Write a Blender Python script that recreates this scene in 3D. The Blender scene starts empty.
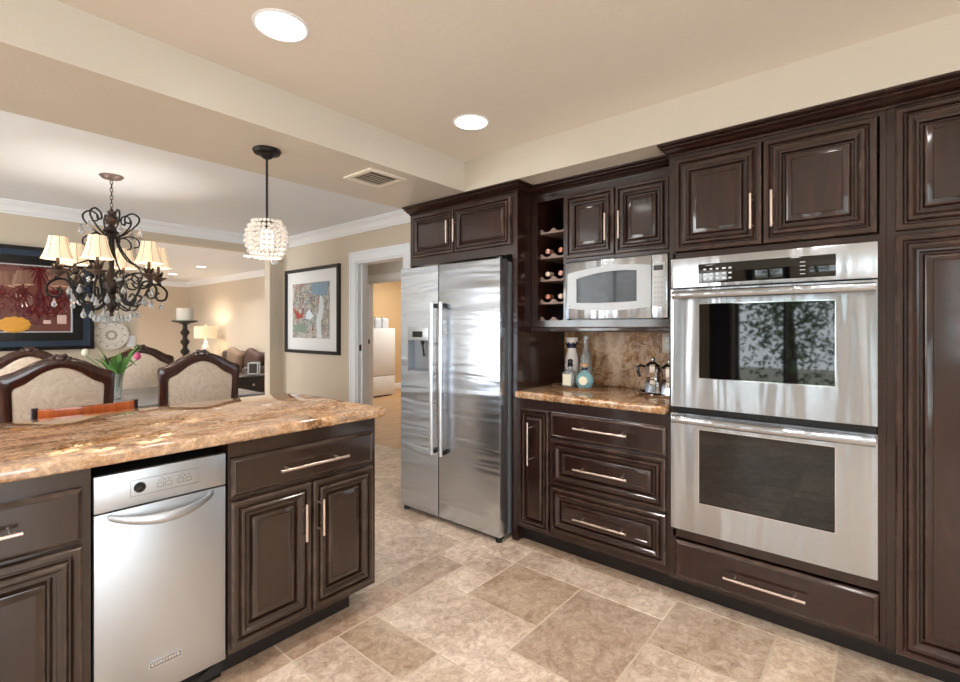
import bpy, bmesh, math, random
from mathutils import Vector, Matrix
random.seed(7)
PI = math.pi
SC = bpy.context.scene
COL = SC.collection

# ---------------------------------------------------------------- camera
cam_d = bpy.data.cameras.new('camera')
cam = bpy.data.objects.new('camera', cam_d); COL.objects.link(cam)
cam.location = (0, 0, 1.285)
cam.rotation_euler = (PI/2, 0, math.radians(-49.84))
cam_d.sensor_width = 36; cam_d.lens = 18.0
cam_d.shift_y = -13/960
cam_d.clip_start = 0.02
SC.camera = cam

# ---------------------------------------------------------------- view + world
SC.view_settings.view_transform = 'Standard'
SC.view_settings.look = 'None'
SC.view_settings.gamma = 1.0
SC.view_settings.use_curve_mapping = False
SC.view_settings.exposure = 0.52
SKY = 5.0
w = bpy.data.worlds.new('sky'); SC.world = w; w.use_nodes = True
bgn = w.node_tree.nodes['Background']
bgn.inputs[0].default_value = (0.86, 0.94, 1.0, 1); bgn.inputs[1].default_value = SKY

def area(name, loc, rot, sx, sy, power, color=(1, 1, 1), shape='RECTANGLE', portal=False, spread=PI):
    d = bpy.data.lights.new(name, 'AREA'); d.shape = shape; d.size = sx; d.size_y = sy
    d.energy = power; d.color = color; d.spread = spread
    o = bpy.data.objects.new(name, d); COL.objects.link(o); o.location = loc; o.rotation_euler = rot
    if portal: d.cycles.is_portal = True
    return o
# daylight through windows, all but the first added to light the rooms: (centre, normal side, width, height)
XL, YB = -2.8, -2.6
WINS = [('x', XL, 0.42, 1.62, 0.35, 2.12), ('x', XL, 2.8, 5.0, 0.15, 2.3),
        ('x', XL, 7.4, 10.4, 0.6, 2.15), ('y', YB, -2.6, 0.8, 0.10, 2.15), ('x', XL, -1.9, -0.5, 0.9, 2.10)]
DAY_FILL = {0: 0, 1: 14.0, 2: 29.0, 3: 0, 4: 0}  # extra fill lamps added at the invented dining and living windows
for wi, (ax, c, a0, a1, z0, z1) in enumerate(WINS):
    wdt, hgt = a1-a0, z1-z0
    if ax == 'x':
        loc, rot = (c-0.10, (a0+a1)/2, (z0+z1)/2), (PI/2, 0, -PI/2)
    else:
        loc, rot = ((a0+a1)/2, c-0.10, (z0+z1)/2), (PI/2, 0, 0)
    area('window_portal', loc, rot, wdt, hgt, 1, portal=True)
    if DAY_FILL[wi]: area('window_fill', loc, rot, wdt, hgt, DAY_FILL[wi]*wdt*hgt, (0.97, 0.985, 1.0))

# ---------------------------------------------------------------- mesh helper
class MB:
    def __init__(self, M=None):
        self.bm = bmesh.new(); self.M = M or Matrix.Identity(4)
    def box(self, x0, x1, y0, y1, z0, z1, bev=0.0, seg=2, M=None):
        mm = Matrix.Translation(((x0+x1)/2, (y0+y1)/2, (z0+z1)/2)) @ Matrix.Diagonal((abs(x1-x0), abs(y1-y0), abs(z1-z0), 1))
        if M: mm = M @ mm
        r = bmesh.ops.create_cube(self.bm, size=1, matrix=mm)
        if bev > 0:
            es = list({e for v in r['verts'] for e in v.link_edges})
            bmesh.ops.bevel(self.bm, geom=es, offset=bev, segments=seg, profile=0.5, affect='EDGES')
        return self
    def loft(self, rings, cap0=True, cap1=True, closed=True):
        R = [[self.bm.verts.new(p) for p in ring] for ring in rings]
        n = len(R[0])
        for a, b in zip(R[:-1], R[1:]):
            for i in range(n if closed else n-1):
                j = (i+1) % n
                try: self.bm.faces.new((a[i], a[j], b[j], b[i]))
                except ValueError: pass
        if cap0:
            self.bm.faces.new(list(reversed(R[0])))
        if cap1:
            self.bm.faces.new(R[-1])
        return self
    def lathe(self, prof, c=(0, 0, 0), n=24, M=None):
        rings = []
        for r, z in prof:
            ring = []
            for i in range(n):
                a = 2*PI*i/n
                p = Vector((c[0]+r*math.cos(a), c[1]+r*math.sin(a), c[2]+z))
                ring.append(M @ p if M else p)
            rings.append(ring)
        return self.loft(rings)
    def tube(self, pts, rad, n=10, caps=True):
        P = [Vector(p) for p in pts]
        rads = rad if isinstance(rad, (list, tuple)) else [rad]*len(P)
        T = []
        for i in range(len(P)):
            a = P[max(0, i-1)]; b = P[min(len(P)-1, i+1)]
            T.append((b-a).normalized() if (b-a).length > 1e-9 else Vector((0, 0, 1)))
        up = Vector((0, 0, 1)) if abs(T[0].z) < 0.9 else Vector((1, 0, 0))
        nrm = T[0].cross(up).normalized()
        rings = []
        for i, p in enumerate(P):
            nrm = (nrm - T[i]*nrm.dot(T[i]))
            nrm = nrm.normalized() if nrm.length > 1e-6 else T[i].orthogonal().normalized()
            bi = T[i].cross(nrm)
            rings.append([p + (nrm*math.cos(2*PI*k/n) + bi*math.sin(2*PI*k/n))*rads[i] for k in range(n)])
        return self.loft(rings, caps, caps)
    def cyl(self, a, b, r, n=12, r2=None):
        return self.tube([a, b], [r, r if r2 is None else r2], n)
    def ball(self, c, r, n=10, m=7, s=(1, 1, 1)):
        mm = Matrix.Translation(c) @ Matrix.Diagonal((s[0], s[1], s[2], 1))
        bmesh.ops.create_uvsphere(self.bm, u_segments=n, v_segments=m, radius=r, matrix=mm)
        return self
    def ico(self, c, r, s=(1, 1, 1), sub=1):
        mm = Matrix.Translation(c) @ Matrix.Diagonal((s[0], s[1], s[2], 1))
        bmesh.ops.create_icosphere(self.bm, subdivisions=sub, radius=r, matrix=mm)
        return self
    def prism(self, poly, y0, y1, plane='xz'):
        """closed outline in a plane, extruded along the third axis"""
        def P(p, t):
            if plane == 'xz': return (p[0], t, p[1])
            if plane == 'xy': return (p[0], p[1], t)
            return (t, p[0], p[1])
        return self.loft([[P(p, y0) for p in poly], [P(p, y1) for p in poly]])
    def panel(self, x0, x1, z0, z1, prof, back=0.0):
        """mitred panel facing -y: prof = [(inset, height)]"""
        rings = [[(x0, back, z0), (x1, back, z0), (x1, back, z1), (x0, back, z1)]]
        for i, h in prof:
            rings.append([(x0+i, -h, z0+i), (x1-i, -h, z0+i), (x1-i, -h, z1-i), (x0+i, -h, z1-i)])
        return self.loft(rings)
    def frame(self, x0, x1, z0, z1, wd, y0, y1):
        for a in ((x0, x1, z0, z0+wd), (x0, x1, z1-wd, z1), (x0, x0+wd, z0+wd, z1-wd), (x1-wd, x1, z0+wd, z1-wd)):
            self.box(a[0], a[1], y0, y1, a[2], a[3])
        return self
    def build(self, name, mat, parent=None, smooth=35):
        bmesh.ops.recalc_face_normals(self.bm, faces=self.bm.faces[:])
        me = bpy.data.meshes.new(name); self.bm.to_mesh(me); self.bm.free()
        if smooth:
            me.polygons.foreach_set('use_smooth', [True]*len(me.polygons))
            me.set_sharp_from_angle(angle=math.radians(smooth))
        me.update()
        if mat: me.materials.append(mat)
        o = bpy.data.objects.new(name, me); COL.objects.link(o)
        if parent: o.parent = parent
        return o

def tag(o, label=None, cat=None, group=None, kind=None):
    if label: o['label'] = label
    if cat: o['category'] = cat
    if group: o['group'] = group
    if kind: o['kind'] = kind
    return o
def empty(name, loc, rz=0, label=None, cat=None, group=None):
    o = bpy.data.objects.new(name, None); COL.objects.link(o); o.empty_display_size = 0.05
    o.location = loc; o.rotation_euler = (0, 0, rz)
    return tag(o, label, cat, group)
def dup(o, parent=None):
    c = o.copy(); COL.objects.link(c); c.parent = parent
    for ch in list(o.children): dup(ch, c)
    return c

# ---------------------------------------------------------------- materials
def s2l(c):
    return tuple(((v/255)/12.92 if v/255 <= 0.04045 else ((v/255+0.055)/1.055)**2.4) for v in c) + (1,)
def mat(name, rgb, rough=0.5, metal=0.0, **kw):
    m = bpy.data.materials.new(name); m.use_nodes = True
    b = m.node_tree.nodes['Principled BSDF']
    b.inputs['Base Color'].default_value = s2l(rgb)
    b.inputs['Roughness'].default_value = rough; b.inputs['Metallic'].default_value = metal
    for k, v in kw.items(): b.inputs[k.replace('_', ' ')].default_value = v
    return m
def nd(m, t, **kw):
    n = m.node_tree.nodes.new(t)
    for k, v in kw.items(): setattr(n, k, v)
    return n
def lk(m, a, b): m.node_tree.links.new(a, b)
def coords(m, scale=(1, 1, 1), rot=(0, 0, 0), kind='Object'):
    tc = nd(m, 'ShaderNodeTexCoord'); mp = nd(m, 'ShaderNodeMapping')
    mp.inputs['Scale'].default_value = scale; mp.inputs['Rotation'].default_value = rot
    lk(m, tc.outputs[kind], mp.inputs['Vector']); return mp.outputs[0]
def noise(m, vec, scale=5, detail=4, rough=0.55, dist=0.0):
    n = nd(m, 'ShaderNodeTexNoise'); n.inputs['Scale'].default_value = scale; n.inputs['Detail'].default_value = detail
    n.inputs['Roughness'].default_value = rough; n.inputs['Distortion'].default_value = dist
    if vec is not None: lk(m, vec, n.inputs['Vector'])
    return n.outputs['Fac']
def ramp(m, fac, stops):
    r = nd(m, 'ShaderNodeValToRGB'); e = r.color_ramp.elements
    while len(e) < len(stops): e.new(0.5)
    for k, (p, c) in enumerate(stops): e[k].position = p; e[k].color = s2l(c)
    lk(m, fac, r.inputs[0]); return r.outputs[0]
def mix(m, fac, a, b, mode='MIX'):
    n = nd(m, 'ShaderNodeMix', data_type='RGBA', blend_type=mode)
    if isinstance(fac, (int, float)): n.inputs[0].default_value = fac
    else: lk(m, fac, n.inputs[0])
    for s, v in ((6, a), (7, b)):
        if isinstance(v, tuple): n.inputs[s].default_value = v
        else: lk(m, v, n.inputs[s])
    return n.outputs[2]
def bump(m, h, strength=0.2, dist=0.01):
    b = nd(m, 'ShaderNodeBump'); b.inputs['Strength'].default_value = strength; b.inputs['Distance'].default_value = dist
    lk(m, h, b.inputs['Height']); lk(m, b.outputs[0], m.node_tree.nodes['Principled BSDF'].inputs['Normal'])
def BC(m): return m.node_tree.nodes['Principled BSDF'].inputs['Base Color']
def RG(m): return m.node_tree.nodes['Principled BSDF'].inputs['Roughness']

def wood(name, c0, c1, c2, rough=0.32, sc=1.0, coat=0.65, worn_highlight=None):
    m = mat(name, c1, rough); v = coords(m, (9*sc, 9*sc, 1.2*sc))
    f = noise(m, v, 3, 8, 0.6, 0.6)
    c = ramp(m, f, [(0.30, c0), (0.55, c1), (0.78, c2)])
    lk(m, c, BC(m))
    m.node_tree.nodes['Principled BSDF'].inputs['Coat Weight'].default_value = coat
    m.node_tree.nodes['Principled BSDF'].inputs['Coat Roughness'].default_value = 0.09
    m.node_tree.nodes['Principled BSDF'].inputs['Specular IOR Level'].default_value = 0.3
    m.node_tree.nodes['Principled BSDF'].inputs['Coat IOR'].default_value = 1.65
    if worn_highlight:
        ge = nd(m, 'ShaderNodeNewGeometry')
        e1 = ramp(m, ge.outputs['Pointiness'], [(0.522, (0, 0, 0)), (0.61, (255, 255, 255))])  # pale convex edges: wear plus highlights painted into the colour
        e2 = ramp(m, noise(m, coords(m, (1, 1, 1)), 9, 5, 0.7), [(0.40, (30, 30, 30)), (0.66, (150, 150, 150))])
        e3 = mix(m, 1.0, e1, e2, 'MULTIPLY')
        lk(m, mix(m, e3, c, s2l(worn_highlight)), BC(m))
    f2 = noise(m, coords(m, (60, 60, 6)), 3, 3)
    bump(m, f2, 0.06, 0.002)
    return m
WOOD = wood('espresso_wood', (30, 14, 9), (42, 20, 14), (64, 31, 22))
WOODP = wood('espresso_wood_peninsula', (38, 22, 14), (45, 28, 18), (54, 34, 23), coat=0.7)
WOODD = wood('espresso_door_wood', (30, 14, 9), (42, 20, 14), (64, 31, 22), worn_highlight=(150, 120, 104))
WOODPD = wood('espresso_door_wood_peninsula', (38, 22, 14), (45, 28, 18), (54, 34, 23), coat=0.7, worn_highlight=(146, 124, 108))
DARK = mat('dark_recess_wood', (24, 16, 13), 0.5)
CHAIRW = wood('walnut_chair_wood', (44, 22, 16), (66, 34, 25), (92, 50, 36), 0.3)
ORANGE = wood('orange_cherry_wood', (150, 70, 30), (196, 98, 48), (216, 120, 62), 0.25)
NICKEL = mat('satin_nickel', (226, 208, 196), 0.28, 1.0)
BLACK = mat('black_plastic', (14, 14, 15), 0.25)
BLACKIRON = mat('black_iron', (26, 22, 20), 0.45, 0.4)
IRON = mat('bronzed_iron', (50, 38, 31), 0.45, 0.5)
WHITE = mat('white_paint', (240, 240, 240), 0.4)
TRIM = mat('white_trim_paint', (238, 240, 243), 0.35)
OFFW = mat('offwhite_metal', (232, 222, 205), 0.4)
RUB = mat('dark_rubber', (22, 22, 23), 0.6)

def steel(name, rgb, rough, grain, wav=0.0, wsc=(0.3, 0.3, 5), aniso=0.0, rot=0.0):
    m = mat(name, rgb, rough, 1.0)
    h = noise(m, coords(m, grain), 6, 3, 0.6)
    if wav > 0:
        h2 = noise(m, coords(m, wsc), 2.2, 2, 0.5, 0.4)
        ad = nd(m, 'ShaderNodeMath', operation='MULTIPLY_ADD'); lk(m, h2, ad.inputs[0]); ad.inputs[1].default_value = wav; lk(m, h, ad.inputs[2])
        h = ad.outputs[0]
    bump(m, h, 0.10, 0.002)
    if aniso:
        b = m.node_tree.nodes['Principled BSDF']
        t = nd(m, 'ShaderNodeTangent', direction_type='RADIAL', axis='Z'); lk(m, t.outputs[0], b.inputs['Tangent'])
        b.inputs['Anisotropic'].default_value = aniso; b.inputs['Anisotropic Rotation'].default_value = rot
    return m
STEEL = steel('brushed_steel_oven', (190, 195, 202), 0.24, (1.0, 1.0, 120), 110, (3.2, 1, 0.25), 0.6, 0.25)
STEELF = steel('brushed_steel_fridge', (200, 208, 218), 0.27, (120, 120, 1.0), 80, (0.4, 0.4, 4.6), 0.5, 0.0)
STEELC = steel('brushed_steel_compactor', (196, 200, 204), 0.40, (1.0, 1.0, 120), 4, (5, 1, 1))
HSTEEL = mat('satin_handle_steel', (226, 228, 232), 0.3, 1.0)
CHROME = mat('polished_steel', (225, 226, 228), 0.08, 1.0)
GREYMET = mat('grey_fridge_side', (140, 144, 148), 0.4, 0.6)
SILVER = mat('silver_plastic', (192, 196, 200), 0.4, 0.0)
GLASSB = mat('dark_oven_glass', (7, 7, 8), 0.03, 0.0, IOR=1.62)
GLASSM = mat('grey_microwave_glass', (44, 46, 49), 0.05, 0.0, IOR=1.3)

def granite(name, sc=1.0, dirx=1.0, spk=0.5, pat=125):
    m = mat(name, (190, 150, 110), 0.035, 0.0, IOR=1.75)
    v = coords(m, (0.8*sc, 1.5*sc*dirx, 1.4*sc), (0, 0, 0.5))
    a = noise(m, v, 2.3, 10, 0.64, 1.3)
    base = ramp(m, a, [(0.34, (66, 44, 32)), (0.40, (142, 94, 54)), (0.455, (196, 142, 90)), (0.50, (214, 182, 150)), (0.56, (204, 170, 142)), (0.60, (150, 98, 56)), (0.65, (176, 140, 108)), (0.74, (112, 92, 78))])
    v2 = coords(m, (1, 1, 1))
    b = noise(m, v2, 55*sc, 6, 0.8)
    sp = ramp(m, b, [(0.42, (30, 20, 16)), (0.47, (140, 96, 60)), (0.55, (198, 152, 104)), (0.62, (232, 206, 176))])
    c1 = mix(m, spk, base, sp, 'MIX')
    c = noise(m, coords(m, (0.7*sc, 1.8*sc, 1.8*sc), (0, 0, 0.5)), 1.8, 8, 0.55, 2.2)
    vein = ramp(m, c, [(0.475, (0, 0, 0)), (0.497, (220, 220, 220)), (0.503, (220, 220, 220)), (0.525, (0, 0, 0))])
    c2 = mix(m, vein, c1, s2l((122, 84, 56)))
    d = noise(m, coords(m, (1.2*sc, 1.8*sc, 1.5*sc)), 1.5, 4, 0.5, 0.8)
    patch = ramp(m, d, [(0.54, (0, 0, 0)), (0.60, (pat, pat, pat))])
    c3 = mix(m, patch, c2, s2l((222, 194, 168)))
    lk(m, c3, BC(m)); return m
GRAN = granite('polished_granite')
GRANB = granite('granite_backsplash', 2.0, 1.0, 0.22, 190); GRANB.node_tree.nodes['Principled BSDF'].inputs['Roughness'].default_value = 0.4; GRANB.node_tree.nodes['Principled BSDF'].inputs['IOR'].default_value = 1.35

def paint(name, rgb, rough=0.55, bs=0.12, sc=60):
    m = mat(name, rgb, rough)
    f = noise(m, coords(m, (1, 1, 1)), sc, 3, 0.6); bump(m, f, bs, 0.004)
    return m
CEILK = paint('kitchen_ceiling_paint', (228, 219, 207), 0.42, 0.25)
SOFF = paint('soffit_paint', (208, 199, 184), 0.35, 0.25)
CEILD = paint('dining_ceiling_paint', (240, 243, 248), 0.6, 0.06)
WALL = paint('beige_wall_paint', (203, 189, 169), 0.6, 0.08)
WALLK = paint('tan_side_room_paint', (214, 184, 142), 0.6, 0.05)

def floor_mat():
    m = mat('travertine_tile', (190, 160, 130), 0.38)
    at = nd(m, 'ShaderNodeVertexColor'); at.layer_name = 'tone'
    v = coords(m, (1, 1, 1))
    a = noise(m, v, 4.2, 10, 0.7, 1.4)
    n1 = ramp(m, a, [(0.30, (146, 118, 98)), (0.44, (188, 164, 144)), (0.56, (214, 194, 176)), (0.70, (232, 218, 204))])
    b = noise(m, v, 24, 8, 0.82, 0.8)
    n2 = ramp(m, b, [(0.38, (132, 106, 86)), (0.50, (200, 178, 158)), (0.62, (240, 228, 216))])
    c = mix(m, 0.48, n1, n2)
    d = mix(m, 1.0, c, at.outputs[0], 'MULTIPLY')
    lk(m, d, BC(m))
    rr = nd(m, 'ShaderNodeMapRange'); lk(m, b, rr.inputs[0]); rr.inputs[3].default_value = 0.25; rr.inputs[4].default_value = 0.5
    lk(m, rr.outputs[0], RG(m))
    bump(m, b, 0.12, 0.004)
    return m
TILE = floor_mat()
GROUT = mat('pale_grout', (206, 188, 166), 0.8)
def oak():
    m = mat('oak_floor', (190, 150, 108), 0.4)
    f = noise(m, coords(m, (1, 8, 1)), 3, 6); lk(m, ramp(m, f, [(0.3, (168, 128, 90)), (0.7, (206, 170, 128))]), BC(m)); return m
OAK = oak()

# ---------------------------------------------------------------- the room shell
KX = 2.93      # kitchen wall
DX = 3.20      # dining wall
ZC, ZD, ZB = 2.343, 2.449, 2.152
def struct(name, mb, m, smooth=35): return tag(mb.build(name, m, None, smooth), kind='structure')

# travertine floor laid in a mixed-size pattern, one mesh
def build_floor():
    UX, UY, X0, Y0 = 0.197, 0.2, 2.13, 0.745
    i0, i1, j0, j1 = -26, 14, -18, 66
    i0 = math.floor((XL-0.2-X0)/UX); i1 = math.ceil((4.8-X0)/UX); j0 = math.floor((YB-0.2-Y0)/UY); j1 = math.ceil((13.9-Y0)/UY)
    occ = {}; tiles = []
    def put(i, j, wi, hj, t):
        cells = [(a, b) for a in range(i, i+wi) for b in range(j, j+hj)]
        if any(c in occ for c in cells): return False
        for c in cells: occ[c] = 1
        tiles.append((i, j, wi, hj, t)); return True
    D, Md, L = (0.84, 0.78, 0.73), (1.02, 0.99, 0.96), (1.20, 1.19, 1.18)
    for a in [(-3, 0, 3, 2, D), (-2, 2, 2, 2, (0.86, 0.80, 0.71)), (0, 1, 1, 2, (1.14, 1.12, 1.1)), (0, 0, 1, 1, L), (0, 3, 1, 1, Md), (0, 4, 1, 2, L),
              (-1, -2, 2, 2, (0.88, 0.83, 0.77)), (-3, -1, 2, 1, Md), (-2, -3, 1, 2, L), (-5, 3, 1, 2, (0.78, 0.71, 0.62)), (-3, 5, 2, 1, (0.8, 0.75, 0.70)), (-3, 6, 3, 2, (1.0, 0.97, 0.94)),
              (-1, 5, 1, 1, L), (-1, 4, 1, 1, Md), (-4, 3, 2, 2, (1.06, 1.04, 1.0)), (-4, 1, 2, 2, L) if False else (-4, 2, 2, 1, L), (-5, 1, 2, 1, L), (-2, 4, 1, 1, L),
              (-6, 3, 1, 2, Md), (-8, 2, 2, 3, L), (-6, 5, 3, 1, (0.74, 0.64, 0.56)), (-9, 5, 3, 1, (0.74, 0.64, 0.56)), (-4, 5, 1, 1, L),
              (-5, -1, 2, 2, L), (1, -2, 1, 3, Md), (1, 1, 1, 2, (0.84, 0.77, 0.68)), (1, 3, 1, 2, (0.84, 0.77, 0.68)), (0, 6, 2, 2, L), (-3, 8, 3, 2, Md), (0, 8, 2, 2, D)]:
        put(*a)
    rnd = random.Random(3)
    sizes = [(3, 2), (2, 3), (2, 2), (2, 2), (1, 2), (2, 1), (3, 2)]
    for j in range(j0, j1):
        for i in range(i0, i1):
            if (i, j) in occ: continue
            s = sizes[:]; rnd.shuffle(s)
            k = rnd.uniform(0.86, 1.2); t = (k, k*rnd.uniform(0.95, 0.995), k*rnd.uniform(0.88, 0.98))
            if not any(put(i, j, a, b, t) for a, b in s): put(i, j, 1, 1, t)
    bm = bmesh.new(); cl = bm.loops.layers.float_color.new('tone')
    g = 0.003; ch = 0.002
    for i, j, wi, hj, t in tiles:
        x0, x1 = X0+i*UX+g, X0+(i+wi)*UX-g; y0, y1 = Y0+j*UY+g, Y0+(j+hj)*UY-g
        top = [bm.verts.new(p) for p in ((x0+ch, y0+ch, 0), (x1-ch, y0+ch, 0), (x1-ch, y1-ch, 0), (x0+ch, y1-ch, 0))]
        bot = [bm.verts.new(p) for p in ((x0, y0, -0.003), (x1, y0, -0.003), (x1, y1, -0.003), (x0, y1, -0.003))]
        fs = [bm.faces.new(top)] + [bm.faces.new((bot[k], bot[(k+1) % 4], top[(k+1) % 4], top[k])) for k in range(4)]
        for f in fs:
            for l in f.loops: l[cl] = (t[0], t[1], t[2], 1)
    # grout bed
    xx0, xx1, yy0, yy1 = X0+i0*UX, X0+i1*UX, Y0+j0*UY, Y0+j1*UY
    f = bm.faces.new([bm.verts.new(p) for p in ((xx0, yy0, -0.0015), (xx1, yy0, -0.0015), (xx1, yy1, -0.0015), (xx0, yy1, -0.0015))]); f.material_index = 1
    for l in f.loops: l[cl] = (1, 1, 1, 1)
    me = bpy.data.meshes.new('floor'); bm.to_mesh(me); bm.free()
    me.materials.append(TILE); me.materials.append(GROUT)
    o = bpy.data.objects.new('floor', me); COL.objects.link(o); tag(o, kind='structure')
build_floor()
struct('floor', MB().box(3.345, 4.86, 3.0, 6.56, -0.05, 0.004).box(4.86, 7.5, 3.0, 7.9, -0.05, 0.004), OAK)

def wall_with_holes(name, axis, c0, c1, a0, a1, z0, z1, holes, m):
    """wall slab between c0..c1 across, a0..a1 along, with rectangular holes (a0,a1,z0,z1)"""
    mb = MB(); hs = sorted(holes)
    def bx(p0, p1, q0, q1):
        if p1-p0 < 1e-4 or q1-q0 < 1e-4: return
        if axis == 'x': mb.box(c0, c1, p0, p1, q0, q1)
        else: mb.box(p0, p1, c0, c1, q0, q1)
    cur = a0
    for h in hs:
        bx(cur, h[0], z0, z1); bx(h[0], h[1], z0, h[2]); bx(h[0], h[1], h[3], z1); cur = h[1]
    bx(cur, a1, z0, z1)
    return struct(name, mb, m, 0)

wall_with_holes('wall_left', 'x', XL-0.15, XL, YB-0.15, 13.9, -0.003, 2.6, [(a0, a1, z0, z1) for ax, c, a0, a1, z0, z1 in WINS if ax == 'x'], WALL)
wall_with_holes('wall_back', 'y', YB-0.15, YB, XL, KX, -0.003, 2.6, [(a0, a1, z0, z1) for ax, c, a0, a1, z0, z1 in WINS if ax == 'y'], WALL)
struct('wall_kitchen', MB().box(KX, DX, YB-0.15, 2.66, -0.003, 2.6), WALL, 0)
wall_with_holes('wall_right', 'x', DX, DX+0.14, 2.66, 6.14, -0.003, 2.6, [(3.70, 4.50, -0.003, 2.02)], WALL)
struct('wall_far', MB().box(XL, 4.75, 13.74, 13.9, -0.003, 2.6), WALL, 0)
struct('wall_living_right', MB().box(4.60, 4.735, 6.64, 13.74, -0.003, 2.6), WALL, 0)
struct('wall_living_front', MB().box(DX+0.14, 4.735, 6.56, 6.64, -0.003, 2.6), WALL, 0)
# wall between dining and living room: solid left of the opening, stub at the right, header across
struct('wall_dining_far', MB().box(XL, 1.56, 6.14, 6.28, -0.003, 2.449), WALL, 0)
struct('wall_column', MB().box(3.02, DX+0.14, 6.14, 6.28, -0.003, 2.449).box(3.2, DX+0.14, 6.28, 6.64, -0.003, 2.6), WALL, 0)
struct('wall_header', MB().box(1.56, 3.02, 6.14, 6.28, 2.255, 2.449), WALL, 0)
# ceilings, beam and soffit
struct('ceiling', MB().box(XL, KX, YB, 2.046, ZC, ZC+0.25), CEILK, 0)
struct('ceiling', MB().box(XL, DX, 2.66, 6.14, ZD, ZD+0.15), CEILD, 0)
struct('ceiling', MB().box(XL, 4.6, 6.14, 13.74, ZD, ZD+0.15), CEILD, 0)
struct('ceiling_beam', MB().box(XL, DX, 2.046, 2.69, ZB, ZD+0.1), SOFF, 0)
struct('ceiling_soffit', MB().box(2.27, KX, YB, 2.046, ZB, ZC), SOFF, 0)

# crown mouldings (profile run along a line)
def crown_run(name, p0, p1, inward, ztop, hh, dd, m):
    """crown moulding from p0 to p1 (xy), 'inward' = unit xy vector away from the wall"""
    prof = [(0, 0), (0, -hh), (dd*0.12, -hh), (dd*0.18, -hh*0.86), (dd*0.30, -hh*0.80), (dd*0.42, -hh*0.55), (dd*0.62, -hh*0.34), (dd*0.80, -hh*0.26), (dd*0.84, -hh*0.14), (dd, -hh*0.12), (dd, 0)]
    mb = MB()
    mb.loft([[(p[0]+inward[0]*a, p[1]+inward[1]*a, ztop+b) for a, b in prof] for p in (p0, p1)])
    return struct(name, mb, m, 30)
crown_run('trim_1', (DX, 2.69), (DX, 6.14), (-1, 0), ZD, 0.115, 0.095, TRIM)
crown_run('trim_2', (XL, 6.14), (DX, 6.14), (0, -1), ZD, 0.115, 0.095, TRIM)
crown_run('trim_3', (4.60, 6.64), (4.60, 13.74), (-1, 0), ZD, 0.115, 0.095, TRIM)
crown_run('trim_4', (XL, 13.74), (4.60, 13.74), (0, -1), ZD, 0.115, 0.095, TRIM)
def base_run(name, x0, x1, y0, y1): struct(name, MB().box(x0, x1, y0, y1, 0.001, 0.12, 0.004), TRIM)
base_run('baseboard_right', DX-0.016, DX, 4.615, 6.14)
base_run('baseboard_far', XL, 1.56, 6.124, 6.14)
base_run('baseboard_living', 4.584, 4.60, 6.64, 13.74)

# windows, all but the first invented as light openings: white frames with mullions
GLASS = mat('window_glass', (255, 255, 255), 0.0, 0.0, Transmission_Weight=1.0, IOR=1.01)
FRM = mat('dark_window_frame', (60, 54, 50), 0.4)
for n, (ax, c, a0, a1, z0, z1) in enumerate(WINS):
    e = empty('window_%d' % (n+1), ((c, (a0+a1)/2, z0) if ax == 'x' else ((a0+a1)/2, c, z0)), PI/2 if ax == 'x' else PI)
    e['kind'] = 'structure'
    wd, hh = a1-a0, z1-z0
    mb = MB(); mb.frame(-wd/2+0.001, wd/2-0.001, 0.001, hh-0.001, 0.05, 0.02, 0.07)
    k = max(1, round(wd/0.8))
    for q in range(1, k): mb.box(-wd/2+wd*q/k-0.02, -wd/2+wd*q/k+0.02, 0.025, 0.065, 0.05, hh-0.05)
    if ax == 'y' or z0 > 0.55: mb.box(-wd/2+0.05, wd/2-0.05, 0.03, 0.06, hh*0.5-0.015, hh*0.5+0.015)
    o = mb.build('window_frame', FRM if n < 1 else TRIM, e)

# doorway in the dining wall: casing, jamb and strike plates
def casing(name, x, y0, y1, zt, wd, depth, xj0, xj1, label=None):
    e = empty(name, (0, 0, 0)); e['kind'] = 'structure'
    mb = MB()
    for (a, b, c, d) in ((y0-wd, y0, 0.001, zt), (y1, y1+wd, 0.001, zt), (y0-wd, y1+wd, zt, zt+wd)):
        mb.box(x-depth, x, a, b, c, d, 0.004)
        if d > zt: mb.box(x-depth-0.008, x-depth+0.002, a, b, d-0.022, d, 0.003)
    mb.box(x-depth-0.008, x-depth+0.002, y1+wd-0.022, y1+wd, 0.001, zt+wd, 0.003)
    mb.build('casing', TRIM, e)
    jb = MB()
    jb.box(xj0, xj1, y1-0.02, y1, 0.001, zt-0.02); jb.box(xj0, xj1, y0, y0+0.02, 0.001, zt-0.02); jb.box(xj0, xj1, y0, y1, zt-0.02, zt)
    jb.box(xj0+0.05, xj0+0.085, y1-0.034, y1-0.02, 0.001, zt-0.034)
    jb.build('jamb', TRIM, e)
    MB().box(xj0+0.02, xj0+0.05, y1-0.0225, y1-0.020, 1.03, 1.10, 0.001).build('strike_plate', mat('aged_brass', (70, 60, 50), 0.4, 0.9), e)
    return e
casing('door_1', DX, 3.70, 4.50, 2.02, 0.11, 0.018, DX, DX+0.14)
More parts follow.
